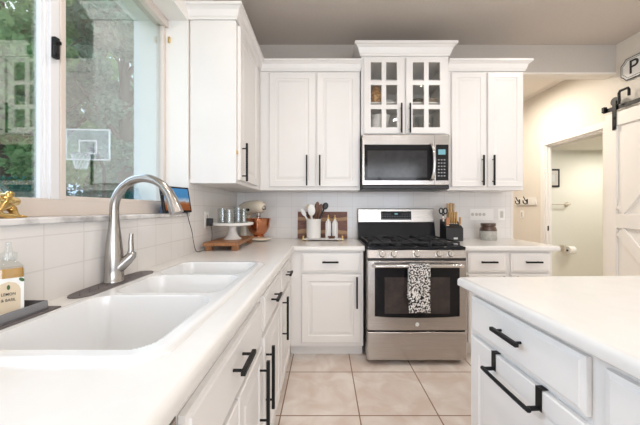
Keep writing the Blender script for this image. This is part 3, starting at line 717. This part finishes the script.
utensil('slotted_spoon', 'dark slotted wooden spoon leaning right in the crock', M['darkwood'], b0(-.01, .01), (cx_+.075, cy_+.0, TZ+.325), 0, head=(.023, .006, .06))
utensil('turner', 'black turner with a pale edge leaning farthest right in the crock', M['bplastic'], b0(-.02, .02), (cx_+.125, cy_+.015, TZ+.335), 0, head=(.028, .006, .035))
for i, x in enumerate((.040, .104)):
    bb = tag(empty('oil_bottle', (x, 2.80, TZ)), 'slim white bottle with a pour spout on the tray, %s of the pair' % ['left', 'right'][i], 'bottle', 'white bottles on the tray')
    MB().lathe([(0, 0), (.026, 0), (.028, .004), (.028, .135), (.022, .155), (.011, .168), (.010, .182)]).build('body', M['ceramm'], bb, smooth=True)
    MB().lathe([(.012, .180), (.012, .192), (.005, .196), (.004, .21), (0, .212)]).tube([(0, 0, .206), (0, -.008, .215), (0, -.022, .216)], [.004, .004, .003]).build('pump', M['brass'], bb, smooth=True)
tag(MB().lathe([(0, 0), (.024, 0), (.034, .012), (.036, .022), (.032, .021), (0, .01)]).build('wooden_dish', M['darkwood'], smooth=True, loc=(.070, 2.755, TZ)), 'small dark wooden dish between crock and white bottles', 'dish')

# ------------------------------------------------------------ range
RX0, RX1 = .336, 1.098; RW = RX1-RX0
rg = tag(empty('gas_range', (RX0, 2.30, 0)), 'stainless steel gas range with black oven glass between the base cabinets', 'range')
MB().box(0, RW, .03, .665, .03, .895).build('body', M['steel'], rg, bevel=.002)
for x in (.04, RW-.04):
    for y in (.08, .6): MB().cyl((x, y, 0), (x, y, .03), .018).build('foot', M['bplastic'], rg, smooth=True)
MB().box(-.002, RW+.002, -.012, .60, .8925, .917).build('cooktop', M['enamel'], rg, bevel=.004)
# backguard
bgp = MB().box(.0, RW, .635, .675, .88, 1.10).build('backguard_base', M['enamel'], rg, bevel=.003)
vs = [(.0, .625, 1.075), (RW, .625, 1.075), (RW, .640, 1.215), (.0, .640, 1.215), (0, .685, 1.075), (RW, .685, 1.075), (RW, .685, 1.215), (0, .685, 1.215)]
bgd = MB().add(vs, [(0,1,2,3), (5,4,7,6), (4,0,3,7), (1,5,6,2), (3,2,6,7), (4,5,1,0)]).build('backguard', M['steel'], rg, bevel=.008, seg=3)
sl = MB().add([(.0, .60, .915), (RW, .60, .915), (RW, .635, 1.075), (0, .635, 1.075), (0, .64, .915), (RW, .64, .915), (RW, .64, 1.075), (0, .64, 1.075)], [(0,1,2,3), (5,4,7,6), (4,0,3,7), (1,5,6,2), (3,2,6,7), (4,5,1,0)]).build('backguard_glass', M['enamel'], rg)
M['led'] = bpy.data.materials.new('blue_led'); M['led'].use_nodes = True; bb_ = M['led'].node_tree.nodes['Principled BSDF']; bb_.inputs['Base Color'].default_value = (.1, .3, .35, 1); bb_.inputs['Emission Color'].default_value = (.5, .8, .9, 1); bb_.inputs['Emission Strength'].default_value = .2
rot_bg = Matrix.Translation((RW/2, .632, 1.145)) @ Matrix.Rotation(R(-6), 4, 'X')
M['bdisp'] = mat('display_black', (.010, .010, .012), .35, spec=.15)
dsp = MB().box(-.15, .15, -.004, .002, -.042, .042, rot_bg).build('control_display', M['bdisp'], bgd, bevel=.002)
MB().box(-.016, .016, -.0052, -.0042, .010, .022, rot_bg).build('clock', M['led'], dsp)
bt_ = MB()
for i in range(12):
    for j in range(3):
        x = -.135+i*.0245
        if abs(x) < .04 and j == 2: continue
        bt_.box(x-.005, x+.005, -.0048, -.0042, -.032+j*.022, -.028+j*.022, rot_bg)
bt_.build('button_marks', M['traymetal'], dsp)
# burners and grates
for (x, y, r_) in ((.15, .16, .045), (.15, .44, .035), (.381, .30, .05), (.61, .16, .045), (.61, .44, .035)):
    MB().lathe([(r_*1.2, 0), (r_*1.2, .004), (r_, .006), (r_, .014), (r_*.9, .018), (0, .018)], c=(x, y, .917)).build('burner', M['iron'], rg, smooth=True)
for gx in (.02, .262, .504):
    g = MB(); gw = .238
    zt0, zt1 = .937, .950
    for y in (.045, .30, .555): g.box(gx, gx+gw, y-.006, y+.006, zt0, zt1)
    for x in (gx+.006, gx+gw/2, gx+gw-.006): g.box(x-.006, x+.006, .045, .555, zt0, zt1)
    for (x, y) in ((gx+.006, .045), (gx+gw-.006, .045), (gx+.006, .555), (gx+gw-.006, .555)): g.box(x-.007, x+.007, y-.007, y+.007, .917, zt0)
    for y in (.16, .44):
        g.box(gx+.05, gx+gw-.05, y-.005, y+.005, zt0, zt1)
    g.build('grate', M['iron'], rg, bevel=.002)
# control panel: slightly raked, with five knobs
cp = MB().add([(0, -.028, .830), (RW, -.028, .830), (RW, -.010, .892), (0, -.010, .892), (0, .03, .830), (RW, .03, .830), (RW, .03, .892), (0, .03, .892)], [(0,1,2,3), (5,4,7,6), (4,0,3,7), (1,5,6,2), (3,2,6,7), (4,5,1,0)]).build('control_panel', M['steel'], rg, bevel=.004)
MB().box(0, RW, -.020, .03, .812, .830).build('vent_strip', M['bplastic'], rg)
for kx in (382.2, 393.9, 417, 439.4, 451):
    X = (kx-324)*2.27/295-RX0
    kt = Matrix.Translation((X, -.018, .861)) @ Matrix.Rotation(R(90-18), 4, 'X')
    kn = MB().lathe([(.031, 0), (.031, .006), (.0245, .009), (.0235, .028), (.021, .031), (0, .031)], mtx=kt, n=28).build('knob', M['steelr'], rg, smooth=True)
    MB().box(-.0045, .0045, -.020, .020, .029, .038, kt).build('grip', M['steelr'], kn, bevel=.002)
# oven door
od = MB().box(0, RW, -.030, .028, .275, .812).build('oven_door', M['steel'], rg, bevel=.005)
MB().add([(.055, -.033, .790), (.055, -.033, .385), (.16, -.033, .377), (.381, -.033, .372), (.602, -.033, .377), (RW-.055, -.033, .385), (RW-.055, -.033, .790)]+
         [(.055, -.029, .790), (.055, -.029, .385), (.16, -.029, .377), (.381, -.029, .372), (.602, -.029, .377), (RW-.055, -.029, .385), (RW-.055, -.029, .790)],
         [(0,1,2,3,4,5,6), (7,8,9,10,11,12,13)]+[(i, (i+1) % 7, 7+(i+1) % 7, 7+i) for i in range(7)]).build('glass_front', M['bglass'], od)
MB().box(.13, RW-.13, -.0342, -.0330, .405, .685).build('oven_window', M['wglass'], od)
hp = [(.045, -.028, .778), (.05, -.070, .778), (.10, -.078, .780), (RW/2, -.084, .781), (RW-.10, -.078, .780), (RW-.05, -.070, .778), (RW-.045, -.028, .778)]
hp = smooth_path(hp, 6)
MB().tube(hp, .0145, 14).build('handle', M['steelr'], od, smooth=True)
em_ = MB().lathe([(0, 0), (.0165, 0), (.0165, .0012), (0, .0012)], c=(RW/2, -.030, .322), mtx=Matrix.Rotation(R(90), 4, 'X')).build('emblem', M['traymetal'], od, smooth=True)
MB().lathe([(.0135, .0013), (.0155, .0013), (.0155, .0022), (.0135, .0022)], c=(RW/2, -.030, .322), mtx=Matrix.Rotation(R(90), 4, 'X')).build('emblem_ring', M['white'], em_)
text('GE', .017, M['white'], em_, (RW/2, -.0318, .322), (R(90), 0, 0))
MB().box(.0, RW, -.005, .03, .255, .275).build('gap_strip', M['bplastic'], rg)
MB().box(0, RW, -.030, .028, .045, .262).build('storage_drawer', M['steel'], rg, bevel=.006)

# towel over the oven handle
tm = mat('black_white_print', (.8, .78, .76), .9); n, l, b = nodes(tm)
t = n.new('ShaderNodeTexCoord'); v1 = n.new('ShaderNodeTexVoronoi'); v1.feature = 'DISTANCE_TO_EDGE'; v1.inputs['Scale'].default_value = 75
nn = n.new('ShaderNodeTexNoise'); nn.inputs['Scale'].default_value = 95; nn.inputs['Detail'].default_value = 1
l.new(t.outputs['Object'], v1.inputs['Vector']); l.new(t.outputs['Object'], nn.inputs['Vector'])
r1 = n.new('ShaderNodeValToRGB'); r1.color_ramp.interpolation = 'CONSTANT'; r1.color_ramp.elements[0].color = (.012, .012, .014, 1); r1.color_ramp.elements[1].position = .5; r1.color_ramp.elements[1].color = (.84, .82, .80, 1)
l.new(nn.outputs['Fac'], r1.inputs['Fac']); l.new(r1.outputs['Color'], b.inputs['Base Color'])
TX0, TX1 = .632, .792; TY = 2.30-.084; TZH = .781
vs = []; fs = []; pathT = []
for k in range(13): pathT.append((TY-.0165-.004*math.sin(k*.5), .435+(TZH-.435)*k/12))
for k in range(1, 8): a = math.pi*k/8; pathT.append((TY-.0165*math.cos(a), TZH+.0165*math.sin(a)))
for k in range(9): pathT.append((TY+.0165, TZH-.25*k/8))
nw = 14
for (y, z) in pathT:
    for i in range(nw+1):
        vs.append((TX0+(TX1-TX0)*i/nw+.003*math.sin(z*20), y-.0018*math.sin(i*1.1+z*8) if y < TY else y, z))
for j in range(len(pathT)-1):
    for i in range(nw): k = j*(nw+1)+i; fs.append((k, k+1, k+nw+2, k+nw+1))
tw = MB().add(vs, fs).build('dish_towel', tm, smooth=True); so2 = tw.modifiers.new('s', 'SOLIDIFY'); so2.thickness = .003; so2.offset = 0
tag(tw, 'black and white patterned dish towel hanging on the oven handle', 'towel')

# ------------------------------------------------------------ microwave
mw = tag(empty('microwave', (.333, 2.577, 1.384)), 'stainless over-the-range microwave under the glass-door cabinet', 'microwave')
MW, MH = .765, .478
MB().box(.004, MW-.004, .02, .41, .012, MH).build('body', M['bplastic'], mw)
MB().box(.0, MW, .0, .022, .035, MH).build('front_frame', M['steel'], mw, bevel=.005)
MB().box(0.0, MW, .004, .38, .0, .034).build('vent_grille', M['bplastic'], mw, bevel=.006)
md = MB().box(.020, .625, -.010, .0, .075, .388).build('door', M['bglass'], mw, bevel=.003)
M['mwin'] = noise_mat('microwave_window', (.035, .035, .038), (.028, .028, .03), 20, .12)
MB().box(.045, .565, -.0112, -.0100, .100, .335).build('window', M['mwin'], md)
hpp = [(.598, -.008, .082), (.602, -.030, .095), (.610, -.047, .15), (.613, -.051, .235), (.610, -.047, .32), (.602, -.030, .375), (.598, -.008, .388)]
MB().tube(smooth_path(hpp), .0135, 14).build('handle', M['steelr'], md, smooth=True)
pnl = MB().box(.645, MW-.012, -.006, .0, .075, .388).build('control_panel', M['bglass'], mw, bevel=.002)
MB().box(.663, .725, -.0072, -.006, .300, .345).build('display', M['led'], pnl)
kk = MB()
for i in range(3):
    for j in range(6): kk.box(.660+i*.025, .674+i*.025, -.0068, -.006, .110+j*.028, .119+j*.028)
kk.build('buttons', M['traymetal'], pnl)
MB().box(.632, .634, -.001, 0, .036, MH-.002).build('seam', M['bplastic'], mw)
# maker's mark: two flat swooshes and a swirl above the door
lg = MB()
for a0 in (0, 1):
    lg.tube([( .375+.018*math.cos(t_/10*math.pi*1.3+a0*math.pi), -.001, .437+.007*math.sin(t_/10*math.pi*1.3+a0*math.pi)) for t_ in range(11)], [.0012]*11, 6)
lg.build('emblem', M['steelr'], mw)

# ------------------------------------------------------------ knife block and knives
KB = (1.124, 2.78, RZ)
kb = tag(empty('knife_block', KB), 'black knife block on the counter right of the range', 'knife block')
kbm = MB(); prof = [(-.075, 0), (.075, 0), (.075, .20), (-.075, .12)]
kbm.add([(x, y, z) for x in (-.005, .155) for (y, z) in prof], [(0,1,2,3)[::-1], (4,5,6,7), (0,1,5,4), (1,2,6,5), (2,3,7,6), (3,0,4,7)]); kbm.build('block', M['bplastic'], kb, bevel=.004)
MB().box(.066, .102, -.0762, -.075, .018, .034).build('label_plate', M['signgrey'], kb)
def zt(y): return .12+(y+.075)/.15*.08
kn_names = ['leftmost golden handle in the back row', 'second from left in the back row', 'third from left in the back row', 'rightmost in the back row']
def knife(x, y, h, label, m=M['knifewood'], w2=.011):
    o = tag(empty('kitchen_knife', (KB[0]+x, KB[1]+y, KB[2]+zt(y)+.001)), label, 'knife', 'knives in the block')
    MB().box(-w2, w2, -.008, .008, 0.004, h).build('handle', m, o, bevel=.003)
    MB().box(-w2*1.02, w2*1.02, -.0085, .0085, 0, .004).build('bolster', M['steelr'], o)
    return o
for i, (x, h) in enumerate(((.060, .165), (.087, .17), (.114, .165))):
    knife(x, .045, h, 'long golden-handled knife, %s of the three standing tallest in the block' % ['left', 'middle', 'right'][i], w2=.0095)
for i, x in enumerate((.055, .076, .097, .118)):
    knife(x, -.01, .115, 'golden-handled knife in the middle row of the block, %s' % ['leftmost', 'second from left', 'third from left', 'rightmost'][i], w2=.0072)
knife(.143, -.03, .075, 'short golden-handled knife at the right edge of the block', w2=.0085)
cop = mat('copper_brown_handle', (.45, .2, .1), .3, .4)
knife(.022, -.04, .075, 'wide copper-brown handled tool at the left front of the block', cop, .014)
sc_ = tag(empty('kitchen_scissors', (KB[0]+.012, KB[1]+.03, KB[2]+zt(.03)+.001)), 'black kitchen scissors standing in the knife block', 'scissors')
MB().box(-.008, .008, -.004, .004, 0, .06).build('blade', M['steelr'], sc_)
for s in (-1, 1):
    MB().tube([(s*.002, 0, .05), (s*.006, 0, .07)]+[(s*.020+.017*math.sin(a)*1.0-0*s, 0, .100+.026*-math.cos(a)) for a in [2*math.pi*i/14 for i in range(15)]], .0065, 8).build('finger_loop', M['bplastic'], sc_, smooth=True)
# stoneware jar
sj = tag(empty('stoneware_jar', (1.575, 2.83, RZ)), 'grey speckled stoneware jar with a brown top beside the outlet plate', 'jar')
MB().lathe([(0, 0), (.066, 0), (.073, .01), (.075, .05), (.074, .088)], n=36).build('body', M['stone'], sj, smooth=True)
MB().lathe([(.0745, .087), (.0745, .098), (.066, .122), (.060, .130), (.066, .136), (.066, .158), (.060, .161), (0, .161)], n=36).build('shoulder', M['brown'], sj, smooth=True)

# ------------------------------------------------------------ island
IA = R(-2.3)
isl = tag(empty('kitchen_island', (.616, 1.275, 0), R(-90)+IA*-1*-1), 'white kitchen island cabinet with black pulls in the right foreground', 'island')
isl.rotation_euler = (0, 0, R(-90)+R(2.3))
# local x runs toward the camera, local -y faces the aisle
IL, ID = 1.75, 1.2
MB().box(0, IL, .02, ID, .10, .874).build('body', M['paint'], isl, bevel=.002)
MB().box(.05, IL, .09, ID-.05, 0, .10).build('toe_kick', M['paint'], isl)
def ifront(kind, x0, x1, a, c2, h=None):
    o = door_mesh(MB(), x0, x1, a, c2, y0=.0185, raised=(kind == 'door')).build(kind, M['paint'], isl)
    if h: pull(o, h[0], h[1], h[2], h[3], yface=-.0015, stand=.026)
    return o
ifront('drawer', .035, .553, .700, .848, (.285, .783, .135, False))
ifront('door', .035, .565, .135, .682, (.500, .50, .25, True))
ifront('drawer', .60, 1.13, .700, .845, (.865, .783, .15, False)); ifront('door', .60, 1.13, .135, .682, (.66, .50, .25, True))
ifront('drawer', 1.165, 1.70, .700, .845, (1.43, .783, .15, False)); ifront('door', 1.165, 1.70, .135, .682, (1.22, .50, .25, True))
it = MB(); e = .02
it.box(-.02+e, IL+.02, -.03+e, ID+.3, .874, .914)
q = sweep([(-.02+e, ID+.3), (-.02+e, -.03+e), (IL+.02, -.03+e)], edge_profile()); it.add(q.v, q.f)
io = it.build('island_countertop', M['quartz'], smooth=True); io.location = isl.location; io.rotation_euler = isl.rotation_euler
tag(io, 'broad white island countertop in the right foreground', 'countertop')
# towel bar hooked over the island door
tbm = tag(empty('over_door_towel_bar', isl.location), 'black towel bar hooked over the island door below its drawer', 'towel bar')
tbm.rotation_euler = isl.rotation_euler
for x in (.195, .410):
    MB().box(x-.012, x+.012, -.0045, -.002, .62, .688).box(x-.012, x+.012, -.0045, .020-.003, .6835, .6865).build('hook', M['black'], tbm, bevel=.001)
MB().tube(smooth_path([(.195, -.005, .626), (.195, -.034, .626), (.202, -.042, .626), (.403, -.042, .626), (.410, -.034, .626), (.410, -.005, .626)], 4), .007, 8).build('bar', M['black'], tbm, bevel=.003)

# ------------------------------------------------------------ barn door, rail, sign
bd = tag(empty('barn_door', (XR-.045, 3.05, 0), R(-90)), 'white sliding barn door with diagonal braces on the right wall', 'door')
# local x toward camera, -y faces the kitchen
BW, BH0, BH1 = .95, .02, 2.17
MB().box(0, BW, .0, .02, BH0, BH1).build('panel', M['trimw'], bd)
f_ = MB(); st = .115
f_.box(0, st, -.018, 0, BH0, BH1).box(BW-st, BW, -.018, 0, BH0, BH1).box(st, BW-st, -.018, 0, BH1-.13, BH1).box(st, BW-st, -.018, 0, BH0, BH0+.16).box(st, BW-st, -.018, 0, 1.02, 1.16)
f_.build('frame', M['trimw'], bd, bevel=.002)
def brace(xa, za, xb, zb):
    d_ = Vector((xb-xa, 0, zb-za)); L = d_.length; a = math.atan2(zb-za, xb-xa)
    MB().box(.0, L, -.016, 0, -.05, .05, Matrix.Translation((xa, 0, za)) @ Matrix.Rotation(-a, 4, 'Y')).build('brace', M['trimw'], bd, bevel=.002)
brace(st+.03, 1.19, BW-st-.03, 2.0); brace(st+.03, .99, BW-st-.03, .22)
for x in (.10, BW-.10):
    hg = MB().box(x-.02, x+.02, -.026, -.018, 2.0, 2.29).build('hanger_strap', M['black'], bd, bevel=.002)
    for z in (2.03, 2.12): MB().cyl((x, -.034, z), (x, -.026, z), .009, n=8).build('bolt', M['black'], hg)
    MB().cyl((x, -.020, 2.285), (x, .004, 2.285), .042, n=28).build('wheel', M['black'], bd, smooth=True)
rl = tag(empty('barn_door_rail', (XR-.045, 3.05, 0), R(-90)), 'black steel sliding rail mounted above the barn door', 'rail')
MB().box(-.03, 2.0, -.012, -.004, 2.20, 2.24).build('track', M['black'], rl, bevel=.001)
for x in (.02, .45, .9, 1.35, 1.8): MB().cyl((x, -.012, 2.22), (x, .045, 2.22), .011, n=12).build('standoff', M['black'], rl, smooth=True)
MB().box(-.025, .005, -.035, .0, 2.205, 2.262).build('end_stop', M['black'], rl, bevel=.004)
for (x, a, c2) in ((.155, 2.26, 2.385), (.245, 2.26, 2.36)): pass
br_ = MB().tube([(.155, -.03, 2.24), (.155, -.03, 2.345), (.165, -.03, 2.365), (.24, -.03, 2.365), (.25, -.03, 2.345), (.25, -.03, 2.29)], .012, 10).build('anti_jump_bracket', M['black'], rl, smooth=True)
sg = tag(empty('wall_sign', (XR-.012, 2.60, 2.565), R(-90)), 'grey plaque sign with black border and letter above the barn door', 'sign')
def plaque(w_, h_, c_): return [(-w_+c_, -h_), (w_-c_, -h_), (w_-c_*.55, -h_+c_*.55), (w_, -h_+c_), (w_, h_-c_), (w_-c_*.55, h_-c_*.55), (w_-c_, h_), (-w_+c_, h_), (-w_+c_*.55, h_-c_*.55), (-w_, h_-c_), (-w_, -h_+c_), (-w_+c_*.55, -h_+c_*.55)]
RX = Matrix.Rotation(R(90), 4, 'X')
MB().prism(plaque(.33, .105, .05), 0, .012, RX).build('backing', M['black'], sg)
MB().prism(plaque(.322, .097, .048), .012, .0135, RX).build('face', M['signgrey'], sg)
MB().prism(plaque(.308, .084, .044), .0135, .0142, RX).build('border_line', M['black'], sg)
MB().prism(plaque(.304, .080, .042), .0142, .0150, RX).build('inner_face', M['white'], sg)
text('P', .185, M['ink'], sg, (-.205, -.0155, 0), (R(90), 0, 0), extrude=.001)

# ------------------------------------------------------------ hall and bathroom fittings
hr = tag(empty('coat_hook_rack', (XR-.002, 4.33, 1.32), R(-90)), 'cream hook rail with two black hooks on the hallway wall', 'coat rack')
MB().box(-.22, .22, -.018, 0, -.05, .05).build('board', M['trimw'], hr, bevel=.003)
for x in (-.12, .05):
    MB().tube(smooth_path([(x, -.02, -.02), (x, -.045, -.035), (x, -.075, -.02), (x, -.08, .015)]), .007, 8).tube(smooth_path([(x, -.02, .0), (x, -.05, .02), (x, -.075, .07)]), .007, 8).box(x-.012, x+.012, -.024, -.018, -.035, .035).build('hook', M['black'], hr, smooth=True)
plate('small cream light switch on the hallway wall below the hook rail', (XR-.001, 4.42, 1.13), R(-90), .07, .115, name='light_switch', kind='switch', cat='switch')
BYW = 4.06
pf = tag(empty('picture_frame', (3.13, BYW-.001, 1.635)), 'small black framed picture on the bathroom wall', 'picture')
MB().box(-.10, .10, -.018, 0, -.125, .125).build('frame', M['black'], pf, bevel=.003)
MB().box(-.075, .075, -.0195, -.018, -.10, .10).build('mat_board', M['bone'], pf)
MB().box(-.035, .03, -.0205, -.0195, -.05, .04).build('print', M['signgrey'], pf)
M['bone2'] = mat('almond_ceramic', (.62, .56, .47), .3)
tbar = tag(empty('towel_rail', (3.17, BYW-.001, 1.275)), 'white towel bar on the bathroom wall below the picture', 'towel bar')
MB().cyl((-.10, -.05, 0), (.165, -.05, 0), .009).build('bar', M['bone2'], tbar, smooth=True)
MB().cyl((.165, 0, 0), (.165, -.06, 0), .018, .014).cyl((.165, 0, 0), (.165, -.008, 0), .032).build('bracket', M['bone2'], tbar, smooth=True)
tp = tag(empty('paper_holder', (3.28, BYW-.001, .65)), 'white toilet paper holder on the bathroom wall', 'paper holder')
MB().box(-.035, .0, -.07, 0, -.03, .07).build('bracket', M['bone2'], tp, bevel=.008)
MB().cyl((0, -.055, .0), (.13, -.055, 0), .012).build('spindle', M['black'], tp, smooth=True)
tag(MB().lathe([(.014, 0), (.052, 0), (.052, .08), (.014, .08), (.014, 0)][:4], mtx=Matrix.Rotation(R(90), 4, 'Y'), c=(3.31, BYW-.056, .65)).build('toilet_roll', M['roll'], smooth=True), 'white toilet paper roll on the bathroom holder', 'toilet roll')

# ------------------------------------------------------------ ceiling downlights (fittings)
for i, (x, y) in enumerate(DOWN):
    o = tag(MB().lathe([(.078, 0), (.10, 0), (.10, -.006), (.085, -.010), (.078, -.004)], n=32).build('ceiling_light', M['trimw'], smooth=True, loc=(x, y, ZC-.0005)), 'round recessed ceiling light ring, outside the frame', 'ceiling light', 'recessed ceiling lights')

# ------------------------------------------------------------ outside: lawn, garden wall, hedge, trees, hoop
tag(MB().box(-40, -1.25, -12, 40, -.35, -.1).build('lawn', M['grass']), 'green lawn outside the window', 'lawn', kind='stuff')
def leaves(blobs, count, size, rnd):
    vs = []; fs = []; wt = [r_[0]*r_[1]*r_[2] for _, r_ in blobs]
    for _ in range(count):
        c_, r_ = rnd.choices(blobs, wt)[0]
        d_ = Vector((rnd.gauss(0, 1), rnd.gauss(0, 1), rnd.gauss(0, 1))).normalized()*(rnd.uniform(.35, 1)**.5)
        p = Vector(c_)+Vector((d_.x*r_[0], d_.y*r_[1], d_.z*r_[2]))
        a = Vector((rnd.gauss(0, 1), rnd.gauss(0, 1), rnd.gauss(0, 1))).normalized(); b2 = a.orthogonal().normalized(); s = size*rnd.uniform(.6, 1.3)
        k = len(vs); vs += [p-a*s, p+b2*s*.55, p+a*s, p-b2*s*.55]; fs.append((k, k+1, k+2, k+3))
    return MB().add(vs, fs)
def tree(x, y, h, r_, m, label, seed, n_=9000, size=.10, low=.18, name='garden_tree'):
    rnd = random.Random(seed); root = tag(empty(name, (x, y, -.1)), label, 'tree', 'trees outside the window')
    tr_ = MB().tube([(0, 0, 0), (.05, .03, h*.35), (-.05, .05, h*.7), (0, 0, h*.9)], [h*.028, h*.02, h*.012, h*.004], 10)
    for i in range(6):
        a = rnd.uniform(0, 6.28); z = h*rnd.uniform(.3, .6); tr_.tube([(0, 0, z), (math.cos(a)*r_*.4, math.sin(a)*r_*.4, z+h*.1), (math.cos(a)*r_*.75, math.sin(a)*r_*.75, z+h*.2)], [h*.01, h*.006, .02], 6)
    tr_.build('trunk', M['trunk'], root, smooth=True)
    blobs = []
    for i in range(16):
        a = rnd.uniform(0, 6.28); q = rnd.uniform(0, .7)*r_; z = rnd.uniform(low, .9)*h
        s = r_*rnd.uniform(.32, .55)*(1.1-.5*z/h); blobs.append(((math.cos(a)*q, math.sin(a)*q, z), (s, s, s*.8)))
    f = leaves(blobs, n_, size, rnd); me = f.build('foliage', m, root)
tree(-11.5, 10.5, 11, 3.0, M['leaf_a'], 'leafy green tree outside, seen through the left pane', 1, n_=12000, size=.13)
tree(-14, 15.5, 15, 3.4, M['leaf_b'], 'tall cool-green tree outside, behind the meeting rail of the window', 2, n_=14000, size=.16)
tree(-9.8, 14.5, 14, 2.6, M['leaf_b'], 'slender tree outside behind the basketball hoop', 3, n_=12000, size=.14)
tree(-19, 24, 20, 5.0, M['leaf_a'], 'tallest tree far out in the garden', 4, n_=7500, size=.24)
tree(-12.5, 21.5, 17, 3.8, M['leaf_b'], 'far tall tree seen at the right end of the window', 5, n_=8000, size=.2)
tree(-21, 17, 16, 4.2, M['leaf_a'], 'broad tree beyond the tan garden wall at the left', 6, n_=10000, size=.22)
rnd = random.Random(9)
hb = [((-8.6+.3*math.sin(k), 3+k*.6, .95), (.7, .55, 1.2)) for k in range(23)]
tag(leaves(hb, 14000, .07, rnd).build('hedge', M['leaf_c']), 'dense dark green clipped hedge outside the window', 'hedge', kind='stuff')
struct(MB().box(-18.2, -18, 2, 30, -.1, 2.2).build('wall_garden', M['fence']))
# hoop
hp_ = tag(empty('basketball_hoop', (-6.88, 8.6, -.1), R(4)), 'white-outlined basketball backboard with net on a pole in the garden', 'basketball hoop')
MB().box(-.60, .60, -.006, .006, 2.75, 3.62).build('backboard', M['bb'], hp_)
fr_ = MB(); 
for (a, b2, c2, d2) in ((-.62, .62, 3.60, 3.64), (-.62, .62, 2.73, 2.77), (-.62, -.58, 2.73, 3.64), (.58, .62, 2.73, 3.64), (-.25, .25, 3.28, 3.32), (-.25, -.22, 2.92, 3.32), (.22, .25, 2.92, 3.32), (-.25, .25, 2.92, 2.95)): fr_.box(a, b2, -.015, .012, c2, d2)
fr_.build('board_outline', M['white'], hp_)
MB().tube([(.23*math.cos(2*math.pi*i/24), -.27+.23*math.sin(2*math.pi*i/24), 2.86) for i in range(25)], .012, 8, caps=False).box(-.05, .05, -.06, -.01, 2.82, 2.88).build('rim', M['traymetal'], hp_)
nt_ = MB()
for i in range(14):
    for s in (-1, 1):
        a = 2*math.pi*i/14; pts = []
        for k in range(5):
            t_ = k/4; rr = .23*(1-.45*t_); aa = a+s*t_*.9; pts.append((rr*math.cos(aa), -.27+rr*math.sin(aa), 2.86-.42*t_))
        nt_.tube(pts, .006, 5)
nt_.build('net', M['net'], hp_)
MB().tube([(0, .7, 0), (0, .7, 2.6), (0, .35, 3.0), (0, .02, 3.1)], .045, 10).build('pole', M['black'], hp_)
